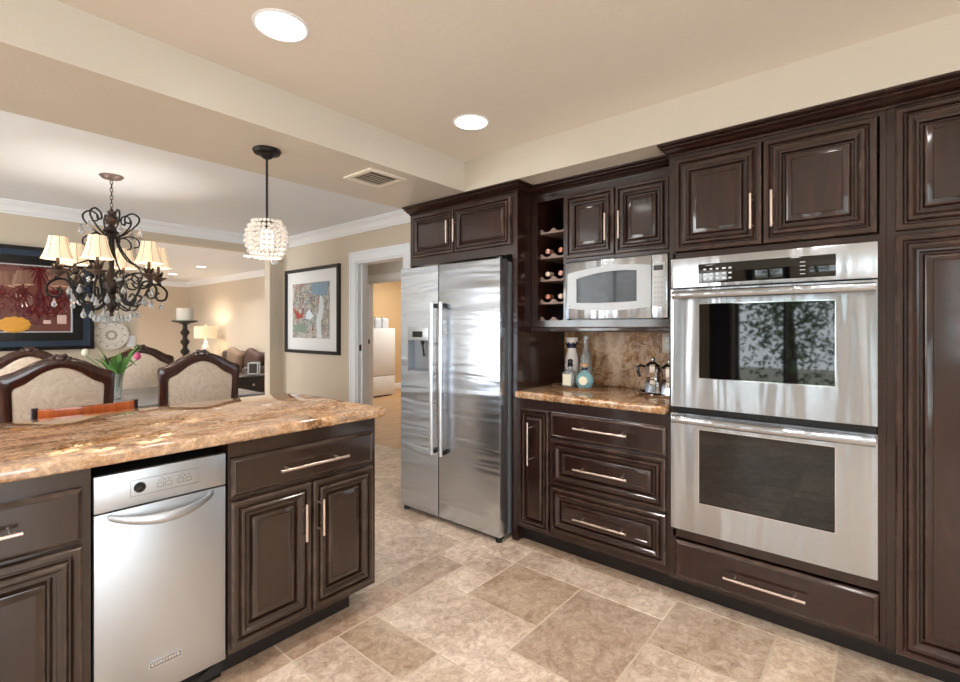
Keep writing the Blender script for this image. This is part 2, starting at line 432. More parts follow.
# hall behind the doorway and the utility room beyond it
wall_with_holes('wall_hall', 'x', 4.74, 4.86, 3.0, 7.9, 0.004, 2.45, [(5.3, 6.40, 0.004, 2.02)], paint('hall_paint', (214, 212, 208)))
casing('door_2', 4.74, 5.3, 6.40, 2.02, 0.10, 0.018, 4.74, 4.86)
struct('wall_utility_far', MB().box(4.86, 7.6, 7.9, 8.0, 0.004, 2.45), WALLK, 0)
struct('wall_utility_right', MB().box(7.5, 7.6, 3.0, 7.9, 0.004, 2.45), WALLK, 0)
struct('wall_hall_near', MB().box(3.34, 7.5, 3.0, 3.1, 0.004, 2.45), WALLK, 0)
struct('ceiling', MB().box(3.34, 4.735, 3.0, 6.56, 2.45, 2.5).box(4.735, 7.6, 3.0, 8.0, 2.45, 2.5), WHITE, 0)
base_run('baseboard_utility', 4.86, 7.5, 7.884, 7.9)
area('utility_ceiling_light', (6.2, 6.6, 2.44), (0, 0, 0), 0.6, 0.6, 30, (1.0, 0.96, 0.88))
area('hall_ceiling_light', (4.1, 5.0, 2.44), (0, 0, 0), 0.4, 0.4, 7, (1.0, 0.95, 0.9))

# ---------------------------------------------------------------- cabinet pieces
# local frame of a unit: x to the viewer's right, -y towards the viewer, z up
DOORP = [(0, 0.016), (0.002, 0.021), (0.006, 0.024), (0.018, 0.024), (0.021, 0.020), (0.023, 0.013), (0.027, 0.013), (0.030, 0.022), (0.034, 0.027), (0.042, 0.027),
         (0.047, 0.023), (0.052, 0.016), (0.058, 0.015), (0.060, 0.008), (0.062, 0.002), (0.067, 0.002), (0.070, 0.008), (0.073, 0.016), (0.078, 0.018), (0.090, 0.0215), (0.092, 0.019)]
def door_prof(k=1.0): return [(a*k, b) for a, b in DOORP]
SLABP = [(0, 0.014), (0.002, 0.016), (0.010, 0.0225), (0.013, 0.0235), (0.016, 0.022)]
def handle(p0, p1, out, parent, y=0.0, r=0.006, name='handle', m=None):
    """bar pull from p0 to p1 = (x, z); standing 'out' in front of y"""
    mb = MB(); a = Vector((p0[0], y-out, p0[1])); b = Vector((p1[0], y-out, p1[1]))
    mb.cyl(a, b, r, 12)
    d = (b-a)
    for t in (0.13, 0.87):
        q = a+d*t; mb.cyl(q, (q.x, y, q.z), r*0.75, 10)
    return mb.build(name, m or NICKEL, parent)
def door(x0, x1, z0, z1, parent, hx=None, hz=None, k=1.0, m=None, name='door', slab=False, horiz=False, mir=None):
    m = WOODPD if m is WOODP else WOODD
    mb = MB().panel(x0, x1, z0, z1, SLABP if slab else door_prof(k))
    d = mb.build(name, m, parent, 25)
    if hx: handle((hx[0], hz[0]), (hx[1], hz[1]), 0.052, d, -0.014)
    return d
def crown(mbx, x0, x1, z0, z1, out, retL, retR, depth):
    """small stacked crown along the front with mitred returns"""
    h = z1-z0
    prof = [(0, 0), (0.010, 0), (0.014, h*0.10), (0.012, h*0.20), (out*0.30, h*0.22), (out*0.42, h*0.30), (out*0.55, h*0.46), (out*0.60, h*0.50), (out*0.68, h*0.52), (out*0.76, h*0.60), (out*0.76, h*0.70), (out*0.72, h*0.74), (out*0.94, h*0.78), (out, h*0.86), (out, h)]
    rings = []
    for o, z in prof:
        ring = []
        xl = x0-o*retL; xr = x1+o*retR
        ring += [(xl, depth, z0+z), (xl, -o, z0+z), (xr, -o, z0+z), (xr, depth, z0+z)]
        rings.append(ring)
    mbx.loft(rings)
    return mbx

RZ = -PI/2
def unit(name, Y0, label, cat, group=None, X=2.36): return empty(name, (X, Y0, 0), RZ, label, cat, group)

# --- oven tower cabinet: Y 0.795 .. -0.003
F = 2.358; T0 = 0.795
def ly(y): return T0-y
t = unit('oven_cabinet', T0, 'tall dark espresso wooden cabinet that houses the double wall oven', 'cabinet', X=F)
W = 0.798
mb = MB()
mb.box(0, 0.018, 0, 0.57, 0.085, 2.12); mb.box(W-0.018, W, 0, 0.57, 0.085, 2.12)
mb.box(0.018, W-0.018, 0.55, 0.57, 0.085, 2.12); mb.box(0.018, W-0.018, 0, 0.55, 0.085, 0.10)
mb.box(0.018, W-0.018, 0, 0.55, 0.290, 0.3365); mb.box(0.018, W-0.018, 0, 0.55, 1.612, 1.640); mb.box(0.018, W-0.018, 0, 0.55, 2.085, 2.12)
mb.box(0.018, 0.03, 0, 0.02, 0.1, 2.085); mb.box(W-0.0232, W-0.018, -0.02, 0.02, 0.3, 1.62)
mb.build('body', WOOD, t, 0)
MB().box(0.0, W, 0.06, 0.075, 0.001, 0.085).build('toe_kick', DARK, t)
crown(MB(), 0, W, 2.104, ZB-0.001, 0.085, 0.35, 0, 0.40).build('crown_moulding', WOOD, t)
door(ly(0.764), ly(0.403), 1.645, 2.082, t, (ly(0.437),)*2, (1.706, 1.856), 1.08)
door(ly(0.397), ly(0.023), 1.645, 2.082, t, (ly(0.360),)*2, (1.706, 1.856), 1.14)
door(ly(0.762), ly(0.019), 0.107, 0.281, t, (ly(0.543), ly(0.243)), (0.191, 0.191), name='drawer', slab=True)

# --- double wall oven
ov = empty('double_wall_oven', (2.336, T0, 0), RZ, 'stainless steel double wall oven with two black glass windows', 'oven')
ox0, ox1 = ly(0.780), ly(0.021)
def steel_plate(x0, x1, z0, z1, y0=0.0, y1=0.021, bev=0.002, m=STEEL, parent=ov, name='panel'):
    return MB().box(x0, x1, y0, y1, z0, z1, bev).build(name, m, parent)
MB().box(0.035, W-0.035, 0.026, 0.50, 0.340, 1.606).build('body', RUB, ov)
cp = steel_plate(ox0, ox1, 1.473, 1.611, name='control_panel')
dx0, dx1 = ly(0.656), ly(0.147)
dsp = MB().box(dx0, dx1, -0.002, 0.001, 1.489, 1.577, 0.001).build('display', GLASSB, cp)
mb = MB()
for r_ in range(3):
    for c_ in range(5):
        xx = dx0+0.022+c_*0.026; zz = 1.552-r_*0.022
        mb.box(xx, xx+(0.012 if c_ != 3 else 0.015), -0.0028, -0.002, zz-0.0035, zz+0.0035)
mk = MB()
for r_ in range(4): mk.box(dx1-0.118, dx1-0.100, -0.0028, -0.002, 1.504+r_*0.016, 1.5065+r_*0.016)
mk.build('menu_marks', mat('menu_print', (215, 218, 220), 0.5), dsp)
mb.build('keypad', mat('key_print', (225, 228, 230), 0.5), dsp)
def oven_door(z0, z1, wz0, wz1, hz):
    d = MB()
    wx0, wx1 = dx0, dx1
    for a in ((ox0, wx0, z0, z1), (wx1, ox1, z0, z1), (wx0, wx1, z0, wz0), (wx0, wx1, wz1, z1)):
        d.box(a[0], a[1], 0.0, 0.021, a[2], a[3])
    dd = d.build('oven_door', STEEL, ov)
    MB().frame(wx0, wx1, wz0, wz1, 0.003, -0.002, 0.004).build('window_trim', CHROME, dd)
    MB().box(wx0+0.003, wx1-0.003, 0.002, 0.012, wz0+0.003, wz1-0.003).build('door_glass', GLASSB, dd)
    # tubular handle with end brackets
    h = MB(); xa, xb = ox0+0.024, ox1-0.006; n = 16
    h.tube([(xa+(xb-xa)*k/n, -0.050-0.012*math.sin(PI*k/n), hz) for k in range(n+1)], 0.0185, 16)
    for xx in (xa+0.018, xb-0.018): h.box(xx-0.013, xx+0.013, -0.052, 0.0, hz-0.011, hz+0.011, 0.004)
    h.build('handle', STEEL, dd)
    return dd
oven_door(0.915, 1.467, 1.053, 1.397, 1.437)
oven_door(0.338, 0.884, 0.478, 0.820, 0.870-0.006)
MB().box(ox0+0.004, ox1-0.004, 0.004, 0.020, 0.8865, 0.9125).build('vent_strip', BLACK, ov)

# --- pantry cabinet at the right edge of the picture
pt = unit('pantry_cabinet', -0.003, 'tall dark wooden pantry cabinet right of the double oven', 'cabinet', X=F)
PW = 0.62
MB().box(0.001, PW, 0.0, 0.57, 0.085, 2.12).build('body', WOOD, pt, 0)
MB().box(0.001, PW, 0.06, 0.075, 0.001, 0.0845).build('toe_kick', DARK, pt)
crown(MB(), 0.001, PW, 2.104, ZB-0.001, 0.085, 0, 0.35, 0.40).build('crown_moulding', WOOD, pt)
door(0.026, 0.60, 1.642, 2.092, pt, (0.565, 0.565), (1.70, 1.85), 1.12)
door(0.026, 0.60, 0.085, 1.626, pt, (0.565, 0.565), (0.9, 1.20), 1.12)

# --- base cabinet between oven and fridge
B0 = 1.694; BW = B0-0.796
def lb(y): return B0-y
b = unit('base_cabinet', B0, 'dark wooden base cabinet with three drawers left of the double oven', 'cabinet', X=F)
mb = MB().box(0.0, BW, 0.0, 0.57, 0.095, 0.868)
mb.build('body', WOOD, b, 0)
MB().box(0.0, BW, 0.06, 0.075, 0.001, 0.0945).build('toe_kick', DARK, b)
door(lb(1.662), lb(1.468), 0.122, 0.806, b, (lb(1.578),)*2, (0.492, 0.738), 0.62)
door(lb(1.451), lb(0.807), 0.667, 0.807, b, (lb(1.284), lb(0.984)), (0.744, 0.744), name='drawer', slab=True)
door(lb(1.451), lb(0.807), 0.403, 0.655, b, (lb(1.284), lb(0.984)), (0.524, 0.524), 1.0, name='drawer')
door(lb(1.451), lb(0.807), 0.139, 0.384, b, (lb(1.284), lb(0.984)), (0.256, 0.256), 1.0, name='drawer')

def slab(name, outline, z0, z1, m, r=0.016):
    n = len(outline)
    def off(d):
        res = []
        for i in range(n):
            p = Vector(outline[i]); a = Vector(outline[i-1]); c = Vector(outline[(i+1) % n])
            e1 = (p-a).normalized(); e2 = (c-p).normalized()
            n1 = Vector((-e1.y, e1.x)); n2 = Vector((-e2.y, e2.x))
            nn = (n1+n2); nn = nn/max(1e-6, nn.length); k = d/max(0.3, nn.dot(n1))
            res.append(p+nn*k)
        return res
    rings = []; S = 5
    for k in range(S+1):
        a = PI/2*k/S; o_ = off(r*(1-math.sin(a))); z = z0+r*(1-math.cos(a)); rings.append([(q.x, q.y, z) for q in o_])
    for k in range(S+1):
        a = PI/2*k/S; o_ = off(r*(1-math.cos(a))); z = z1-r+r*math.sin(a); rings.append([(q.x, q.y, z) for q in o_])
    mb = MB().loft(rings)
    return mb.build(name, m, None, 40)
def corner(cx, cy, rx_, a0, a1, n=6): return [(cx+rx_*math.cos(a0+(a1-a0)*k/n), cy+rx_*math.sin(a0+(a1-a0)*k/n)) for k in range(n+1)]
# counter-clockwise outlines
out = [(2.929, 0.799), (2.929, 1.691)] + corner(2.335, 1.671, 0.02, PI/2, PI) + [(2.315, 0.799)]
tag(slab('countertop', out, 0.869, 0.911, GRAN, 0.014), 'polished brown granite countertop on the base cabinet beside the fridge', 'countertop')
tag(MB().box(KX-0.022, KX-0.001, 0.797, 1.692, 0.912, 1.262).build('backsplash', GRANB), 'full height granite backsplash behind the liquor bottles', 'backsplash')

# --- wall cabinet with wine rack and microwave niche
m0 = 1.692; MF = 2.507
def lm(y): return m0-y
mc = empty('upper_cabinet', (MF, m0, 0), RZ, 'dark wooden wall cabinet with an open wine rack above the small counter', 'cabinet')
MW = m0-0.797
mb = MB()
mb.box(0, MW, 0, 0.42, 1.262, 1.331)                                  # bottom board
mb.box(0, MW, 0, 0.42, 2.062, 2.12)
mb.box(0, lm(1.649), 0, 0.42, 1.331, 2.062); mb.box(lm(1.464), lm(1.436), 0, 0.42, 1.331, 2.062)
mb.box(lm(0.834), MW, 0, 0.42, 1.331, 2.062)
mb.box(lm(1.649), lm(1.464), 0.40, 0.42, 1.331, 2.062)
mb.box(lm(1.436), lm(0.834), 0.0, 0.42, 1.672, 1.70)
mb.box(lm(1.436), lm(0.834), 0.02, 0.04, 1.70, 2.062); mb.box(lm(1.436), lm(0.834), 0.40, 0.42, 1.331, 1.672)
mb.build('body', WOOD, mc, 0)
MB().box(-0.0, MW, -0.008, -0.0005, 1.262, 1.292, 0.003).build('light_rail', WOOD, mc)
crown(MB(), 0, MW, 2.104, ZB-0.001, 0.080, 0, 0, 0.30).build('crown_moulding', WOOD, mc)
door(lm(1.442), lm(1.137), 1.690, 2.060, mc, (lm(1.171),)*2, (1.765, 1.913), 1.0)
door(lm(1.131), lm(0.838), 1.690, 2.060, mc, (lm(1.093),)*2, (1.765, 1.913), 1.0)
wx0, wx1 = lm(1.648), lm(1.465)
RACKW = mat('wine_rack_wood', (138, 114, 102), 0.45)
for zt in (1.899, 1.745, 1.604, 1.463, 1.352):
    poly = [(wx0, zt-0.030)] + [(wx1, zt-0.030)]
    pts = []
    nn = 24
    for k in range(nn+1):
        x = wx1+(wx0-wx1)*k/nn; dz = 0.0
        for cx in (wx0+0.046, wx0+0.137):
            if abs(x-cx) < 0.034: dz = -0.020*math.sqrt(max(0, 1-((x-cx)/0.034)**2))
        pts.append((x, zt+dz))
    s = MB().prism(poly+pts, 0.035, 0.052); s.box(wx0, wx1, 0.052, 0.36, zt-0.030, zt-0.024)
    s.build('wine_shelf', RACKW, mc, 0)

# wine bottles lying in the rack, neck to the front
BOTG = mat('dark_bottle_glass', (16, 20, 14), 0.06)
CAPS = [mat('pink_foil', (214, 160, 150), 0.35, 0.4), mat('copper_foil', (196, 130, 110), 0.35, 0.5), mat('cream_foil', (224, 196, 180), 0.4, 0.2)]
rows = {1.745: 'second', 1.604: 'third', 1.463: 'fourth'}
k = 0
for zt, rn in rows.items():
    for side, cx in (('left', wx0+0.046), ('right', wx0+0.137)):
        e = empty('wine_bottle', (MF, m0, 0), RZ, 'wine bottle lying on the %s side of the %s rack shelf from the top' % (side, rn), 'bottle', 'wine bottles in the rack')
        M = Matrix.Translation((cx, 0.062, zt-0.020+0.0145)) @ Matrix.Rotation(-PI/2, 4, 'X')
        Mb = Matrix.Translation((cx, 0.062, zt+0.016)) @ Matrix.Rotation(-PI/2, 4, 'X')
        MB().lathe([(0.013, 0.012), (0.0135, 0.06), (0.020, 0.085), (0.036, 0.11), (0.037, 0.15), (0.037, 0.285), (0.03, 0.29)], M=Mb, n=18).build('bottle_body', BOTG, e)
        MB().lathe([(0.012, -0.022), (0.0155, -0.020), (0.0160, 0.03), (0.0150, 0.034)], M=Mb, n=16).build('foil_cap', CAPS[k % 3], e)
        k += 1

# --- microwave
mw = empty('microwave', (2.47, 1.431, 0), RZ, 'silver built-in microwave with a dark window below the two small wall doors', 'microwave')
MWW, mz0, mz1 = 0.590, 1.337, 1.663
MB().box(0.004, MWW-0.004, 0.02, 0.40, mz0+0.004, mz1-0.003).build('body', GREYMET, mw)
spx = 0.510
fd = MB().box(0, spx-0.002, 0.0, 0.02, mz0, mz1, 0.003).build('door', STEEL, mw)
def arc(x0, x1, z0_, zm, z1_, n=14):
    r = []
    for k in range(n+1):
        tt = k/n; r.append((x0+(x1-x0)*tt, z0_*(1-tt)**2+2*(2*zm-(z0_+z1_)/2)*tt*(1-tt)*0.5*1.0+z1_*tt**2 if False else (1-tt)*z0_+tt*z1_+4*tt*(1-tt)*(zm-(z0_+z1_)/2)))
    return r
poly = arc(0.018, spx-0.004, 1.400, 1.381, 1.396) + list(reversed(arc(0.018, spx-0.004, 1.598, 1.626, 1.612)))
MB().prism(poly, -0.006, 0.001).build('door_panel', SILVER, fd, 20)
poly = arc(0.077, 0.431, 1.430, 1.424, 1.428) + list(reversed(arc(0.077, 0.431, 1.565, 1.594, 1.590)))
MB().prism(poly, -0.0072, -0.0058).build('door_window', GLASSM, fd, 20)
MB().lathe([(0.0045, 0), (0.0045, 0.001)], M=Matrix.Translation((0.035, -0.006, 1.412)) @ Matrix.Rotation(PI/2, 4, 'X'), n=14).build('badge', GREYMET, fd)
cpn = MB().box(spx, MWW, 0.0, 0.02, mz0, mz1, 0.003).build('control_panel', STEEL, mw)
MB().box(spx+0.004, MWW-0.012, -0.003, 0.001, 1.395, 1.618, 0.001).build('keypad_panel', mat('pale_keypad', (214, 216, 218), 0.4), cpn)
MB().box(spx+0.010, MWW-0.022, -0.0045, -0.0028, 1.582, 1.607).build('display', BLACK, cpn)
mb = MB()
for r_ in range(6):
    for c_ in range(3): mb.box(spx+0.013+c_*0.017, spx+0.024+c_*0.017, -0.0036, -0.003, 1.410+r_*0.026, 1.421+r_*0.026)
mb.build('buttons', mat('button_grey', (196, 198, 202), 0.5), cpn)
MB().box(0.03, MWW-0.03, 0.022, 0.08, mz0-0.005, mz0+0.003).build('base_strip', BLACK, mw)

# --- refrigerator cabinet (side panels and the bridge above)
fc = empty('refrigerator_cabinet', (F, 2.655, 0), RZ, 'dark wooden cabinet surround above and beside the refrigerator', 'cabinet')
FW = 2.655-1.695
mb = MB(); mb.box(FW-0.038, FW, 0, 0.571, 0.001, 2.12); mb.box(0, 0.018, 0, 0.571, 1.72, 2.12)
mb.build('side_panel', WOOD, fc, 0)
MB().box(0.018, FW-0.038, 0, 0.571, 1.735, 2.12).build('body', WOOD, fc, 0)
crown(MB(), 0, FW, 2.104, ZB-0.001, 0.085, 0, 0.8, 0.14).build('crown_moulding', WOOD, fc)
def lf(y): return 2.655-y
door(lf(2.612), lf(2.208), 1.792, 2.082, fc, (lf(2.232),)*2, (1.852, 2.0), 0.74)
door(lf(2.196), lf(1.735), 1.792, 2.082, fc, (lf(2.168),)*2, (1.852, 2.0), 0.74)

# --- refrigerator
fr = empty('refrigerator', (2.25, 2.635, 0), RZ, 'stainless steel side-by-side refrigerator with a water dispenser', 'refrigerator')
RW = 2.635-1.744
MB().box(0.006, RW-0.006, 0.085, 0.66, 0.030, 1.690, 0.004).build('body', GREYMET, fr)
MB().box(0.01, RW-0.01, 0.0805, 0.085, 0.03, 1.688).build('gasket', RUB, fr)
sx = 2.635-2.258
# left door has a pocket for the dispenser
qx0, qx1, qz0, qz1 = 2.635-2.563, 2.635-2.353, 0.985, 1.292
mb = MB()
for a in ((0, qx0, 0.036, 1.702), (qx1, sx-0.003, 0.036, 1.702), (qx0, qx1, 0.036, qz0), (qx0, qx1, qz1, 1.702)):
    mb.box(a[0], a[1], 0.0, 0.080, a[2], a[3])
ld = mb.build('left_door', STEELF, fr)
dsp = MB()
dsp.box(qx0, qx1, 0.050, 0.056, qz0, qz1); dsp.box(qx0, qx0+0.008, 0.0, 0.05, qz0, 1.20); dsp.box(qx1-0.008, qx1, 0.0, 0.05, qz0, 1.20)
dsp.box(qx0, qx1, 0.0, 0.05, qz0, qz0+0.012)
dd = dsp.build('dispenser', mat('dispenser_grey', (148, 152, 158), 0.3, 0.6), ld)
MB().box(qx0, qx1, -0.004, 0.05, 1.20, qz1, 0.002).build('dispenser_panel', mat('panel_grey', (186, 189, 193), 0.35, 0.5), dd)
MB().box(qx0+0.055, qx1-0.055, -0.006, -0.003, 1.222, 1.262).build('display', BLACK, dd)
MB().cyl((qx0+0.13, 0.02, 1.20), (qx0+0.13, 0.02, 1.17), 0.016, 12, 0.010).cyl((qx0+0.13, 0.02, 1.17), (qx0+0.13, 0.035, 1.09), 0.006, 8).build('spout', RUB, dd)
rd = MB().box(sx+0.003, RW, 0.0, 0.080, 0.036, 1.702, 0.004).build('right_door', STEELF, fr)
for dr, xx in ((ld, 0.350), (rd, 0.433)):
    h = MB(); n = 20
    h.tube([(xx, -0.036-0.004*math.sin(PI*k/n), 0.452+1.0*k/n) for k in range(n+1)], 0.0125, 12)
    hh = h.build('handle', HSTEEL, dr)
    for zz_ in (0.458, 1.418): MB().box(xx-0.011, xx+0.011, -0.034, 0.0, zz_, zz_+0.028, 0.002).build('handle_mount', BLACK, hh)
MB().box(0.03, RW-0.03, 0.05, 0.08, 0.004, 0.034).build('kick_grille', BLACK, fr)
for xx in (0.03, RW-0.03):
    MB().cyl((xx, 0.03, 0.0), (xx, 0.03, 0.034), 0.02, 12).build('foot', RUB, fr)
MB().box(RW-0.05, RW-0.005, 0.02, 0.10, 1.7025, 1.722, 0.003).build('hinge_cover', BLACK, fr)

# ---------------------------------------------------------------- peninsula (faces -y)
PY = 1.83
lc = empty('base_cabinet', (-0.55, PY, 0), 0, 'dark wooden base cabinet left of the trash compactor, cut by the picture edge', 'cabinet')
LW = 0.349+0.55
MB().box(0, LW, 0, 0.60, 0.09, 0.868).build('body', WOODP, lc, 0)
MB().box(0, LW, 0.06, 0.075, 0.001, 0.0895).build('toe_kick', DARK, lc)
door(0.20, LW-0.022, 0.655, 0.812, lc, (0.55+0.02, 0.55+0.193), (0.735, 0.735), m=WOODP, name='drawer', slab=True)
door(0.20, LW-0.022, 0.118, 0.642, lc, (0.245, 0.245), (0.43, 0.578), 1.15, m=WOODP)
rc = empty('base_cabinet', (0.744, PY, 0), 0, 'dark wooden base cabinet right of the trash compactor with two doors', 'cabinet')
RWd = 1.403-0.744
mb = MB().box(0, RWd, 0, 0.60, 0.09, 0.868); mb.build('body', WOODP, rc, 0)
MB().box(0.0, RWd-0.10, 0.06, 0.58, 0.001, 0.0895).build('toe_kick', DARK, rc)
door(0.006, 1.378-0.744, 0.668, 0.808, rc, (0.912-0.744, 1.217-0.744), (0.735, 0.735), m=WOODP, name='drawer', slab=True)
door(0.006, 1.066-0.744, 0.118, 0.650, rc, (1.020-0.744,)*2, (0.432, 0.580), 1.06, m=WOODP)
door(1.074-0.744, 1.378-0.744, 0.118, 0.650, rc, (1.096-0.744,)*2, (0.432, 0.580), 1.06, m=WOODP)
tag(MB().box(-0.55, 1.403, 2.4305, 2.46, 0.001, 0.868).build('back_panel', WOODP), 'dark wooden panel closing the back of the peninsula', 'panel')

out = [(1.40, 1.79)] 
out = [(-0.75, 1.79), (1.42, 1.79)] + corner(1.42, 1.815, 0.025, -PI/2, 0, 5) + corner(1.36, 2.575, 0.085, 0, PI/2, 8) + [(-0.75, 2.66)]
tag(slab('countertop', out, 0.8685, 0.912, GRAN, 0.015), 'large polished granite slab on top of the peninsula', 'countertop')

# --- trash compactor
tc = empty('trash_compactor', (0.356, PY, 0), 0, 'stainless steel trash compactor built into the peninsula', 'trash compactor')
CW = 0.736-0.356
MB().box(0.006, CW-0.006, 0.02, 0.58, 0.03, 0.826).build('body', RUB, tc)
cp = MB().box(0, CW, -0.002, 0.02, 0.7185, 0.831, 0.002).build('control_panel', STEELC, tc)
MB().panel(0.094, 0.288, 0.748, 0.799, [(0.0, 0.0), (0.002, 0.0015), (0.0035, 0.0005)], 0.0).bm
ip = MB(); ip.frame(0.092, 0.290, 0.748, 0.800, 0.0012, -0.0035, -0.0015); ip.build('control_outline', GREYMET, cp)
kn = MB().lathe([(0.0165, 0), (0.0165, 0.004), (0.014, 0.009), (0.0, 0.0095)], M=Matrix.Translation((0.117, -0.002, 0.774)) @ Matrix.Rotation(PI/2, 4, 'X'), n=24).build('knob', BLACK, cp)
MB().box(-0.003, 0.003, -0.0125, -0.009, -0.014, 0.014, 0.001).build('knob_grip', BLACK, kn)
cp_g = cp.children
for c in kn.children: c.location = (0.117, 0.0, 0.774); c.rotation_euler = (0, 0.9, 0)
mb = MB()
for gx in (0.165, 0.225):
    mb.frame(gx, gx+0.019, 0.762, 0.776, 0.0009, -0.003, -0.0015); mb.frame(gx+0.024, gx+0.043, 0.762, 0.776, 0.0009, -0.003, -0.0015)
    for q in range(3): mb.box(gx+0.004+q*0.014, gx+0.010+q*0.014, -0.003, -0.0015, 0.783, 0.785)
    mb.box(gx+0.012, gx+0.016, -0.003, -0.0015, 0.789, 0.791)
mb.build('control_marks', mat('grey_print', (90, 92, 95), 0.5), cp)
cd = MB().box(0, CW, -0.002, 0.02, 0.084, 0.7140, 0.003).build('front_door', STEELC, tc)
h = MB(); n = 22
rings = []
for k in range(n+1):
    tt = k/n; x = 0.034+0.300*tt; o = 0.010+0.050*math.sin(PI*tt)**0.75; zc = 0.702-0.026*math.sin(PI*tt)**0.8
    ry_, rz_ = 0.006+0.004*math.sin(PI*tt), 0.009+0.008*math.sin(PI*tt)
    rings.append([(x, -o+ry_*math.cos(a), zc+rz_*math.sin(a)) for a in [2*PI*i/12 for i in range(12)]])
h.loft(rings); h.cyl((0.04, -0.012, 0.70), (0.04, 0, 0.70), 0.009).cyl((0.328, -0.012, 0.70), (0.328, 0, 0.70), 0.009)
h.build('handle', CHROME if False else STEELC, cd)
bd = MB().frame(0.142, 0.236, 0.176, 0.196, 0.0016, -0.006, -0.002); bd = bd.build('badge', CHROME, cd)
mb = MB().box(0.144, 0.234, -0.004, -0.002, 0.178, 0.194)
mb.build('badge_plate', GREYMET, bd)
mb = MB().box(0.15, 0.228, -0.0055, -0.004, 0.1835, 0.1855)
mb = MB()
for q in range(10): mb.box(0.149+q*0.0082, 0.1545+q*0.0082, -0.0052, -0.004, 0.182, 0.190)
mb.build('badge_lettering', CHROME, bd)
kp = MB().box(0, CW, 0.035, 0.05, 0.004, 0.080, 0.004); kp.tube([(0.03, 0.02, 0.07), (0.10, 0.0, 0.062), (0.28, 0.0, 0.062), (0.35, 0.02, 0.07)], 0.006, 8)
kp.build('foot_pedal', BLACK, tc)

# ---------------------------------------------------------------- things on the small counter
CT = 0.9115
TRAYM = mat('bronze_tray', (176, 148, 120), 0.35, 0.8)
def tray(name, cx, cy, a, b_, label, m):
    mb = MB(); rings = []
    for s_, z in ((0.90, 0.0), (0.97, 0.001), (1.0, 0.010), (1.015, 0.013), (1.0, 0.014), (0.97, 0.006), (0.90, 0.004)):
        rings.append([(cx+b_*s_*math.cos(2*PI*i/40), cy+a*s_*math.sin(2*PI*i/40), CT+z) for i in range(40)])
    mb.loft(rings); return tag(mb.build(name, m), label, 'tray')
tray('serving_tray', 2.700, 1.465, 0.185, 0.125, 'oval dark tray holding four liquor bottles', TRAYM)
CERW = mat('cream_ceramic', (236, 226, 218), 0.2)
CLEARG = mat('clear_bottle_glass', (236, 240, 238), 0.03, 0.0, Transmission_Weight=0.75, IOR=1.45)
TEALG = mat('pale_teal_glass', (150, 196, 200), 0.08, 0.0, Transmission_Weight=0.35, IOR=1.45)
CORK = mat('cork', (214, 160, 110), 0.7)
LABEL = mat('cream_label', (236, 226, 200), 0.5)
NAVY = mat('navy_glaze', (28, 32, 62), 0.25)
TZ = CT+0.0045
# ceramic decanter
e = empty('ceramic_bottle', (2.765, 1.555, TZ), 0, 'tall white ceramic bottle painted with navy bands at the back of the tray', 'bottle')
MB().lathe([(0.030, 0), (0.036, 0.004), (0.037, 0.03), (0.040, 0.09), (0.041, 0.12), (0.036, 0.16), (0.026, 0.20), (0.024, 0.225), (0.030, 0.25), (0.036, 0.275), (0.034, 0.28), (0.02, 0.28)], n=28).build('bottle_body', CERW, e)
mb = MB()
for q in range(9):
    a = 2*PI*q/9; mb.prism([(-0.006, 0.222), (0.006, 0.222), (0.003, 0.238), (0.0075, 0.252), (0, 0.246), (-0.0075, 0.252), (-0.003, 0.238)], 0.0255, 0.031)
    for v in mb.bm.verts[-14:] if False else []: pass
mb.bm.free()
mb = MB(); mb.lathe([(0.0249, 0.218), (0.0262, 0.232), (0.0300, 0.246), (0.0300, 0.240), (0.0262, 0.226)], n=20)
for q in range(8):
    a = 2*PI*q/8; mb.ico((0.0300*math.cos(a), 0.0300*math.sin(a), 0.246), 0.006, (1, 1, 1.5))
mb.build('crown_band', NAVY, e)
mb = MB()
for a0 in (PI*0.86, PI*1.15):
    mb.tube([(0.041*math.cos(a0+0.5*math.sin(k*0.8)), 0.041*math.sin(a0+0.5*math.sin(k*0.8)), 0.05+k*0.011) for k in range(9)], 0.0022, 6)
mb.build('painted_scroll', NAVY, e); e.scale = (1.15, 1.15, 1.1)
# square bottle with black stopper
e = empty('square_bottle', (2.665, 1.508, TZ), -0.1, 'short square clear bottle with cream label and black stopper', 'bottle')
mb = MB().box(-0.034, 0.034, -0.034, 0.034, 0, 0.085, 0.008, 3); mb.lathe([(0.030, 0.083), (0.022, 0.092), (0.013, 0.097), (0.012, 0.112), (0.014, 0.115)], n=20)
mb.build('bottle_body', CLEARG, e)
MB().box(-0.0348, -0.0343, -0.027, 0.027, 0.012, 0.072).build('label', LABEL, e)
MB().box(-0.030, 0.030, -0.030, 0.030, 0.003, 0.022, 0.004).build('remaining_liquor', mat('amber_liquor', (120, 110, 60), 0.1), e)
MB().lathe([(0.012, 0.1155), (0.015, 0.117), (0.016, 0.125), (0.012, 0.13), (0.015, 0.138), (0.014, 0.15), (0.009, 0.156)], n=20).build('stopper', BLACK, e); e.scale = (1.12, 1.12, 1.12)
# tall clear bottle
e = empty('tall_bottle', (2.775, 1.458, TZ), 0, 'tall slender clear glass bottle behind the round teal bottle', 'bottle')
MB().lathe([(0.028, 0), (0.034, 0.003), (0.035, 0.01), (0.035, 0.15), (0.030, 0.175), (0.018, 0.20), (0.0125, 0.215), (0.0115, 0.27), (0.013, 0.272), (0.013, 0.277)], n=24).build('bottle_body', CLEARG, e)
MB().lathe([(0.0115, 0.2775), (0.0135, 0.279), (0.0135, 0.297), (0.010, 0.299)], n=16).build('stopper', SILVER, e); e.scale = (1.08, 1.08, 1.07)
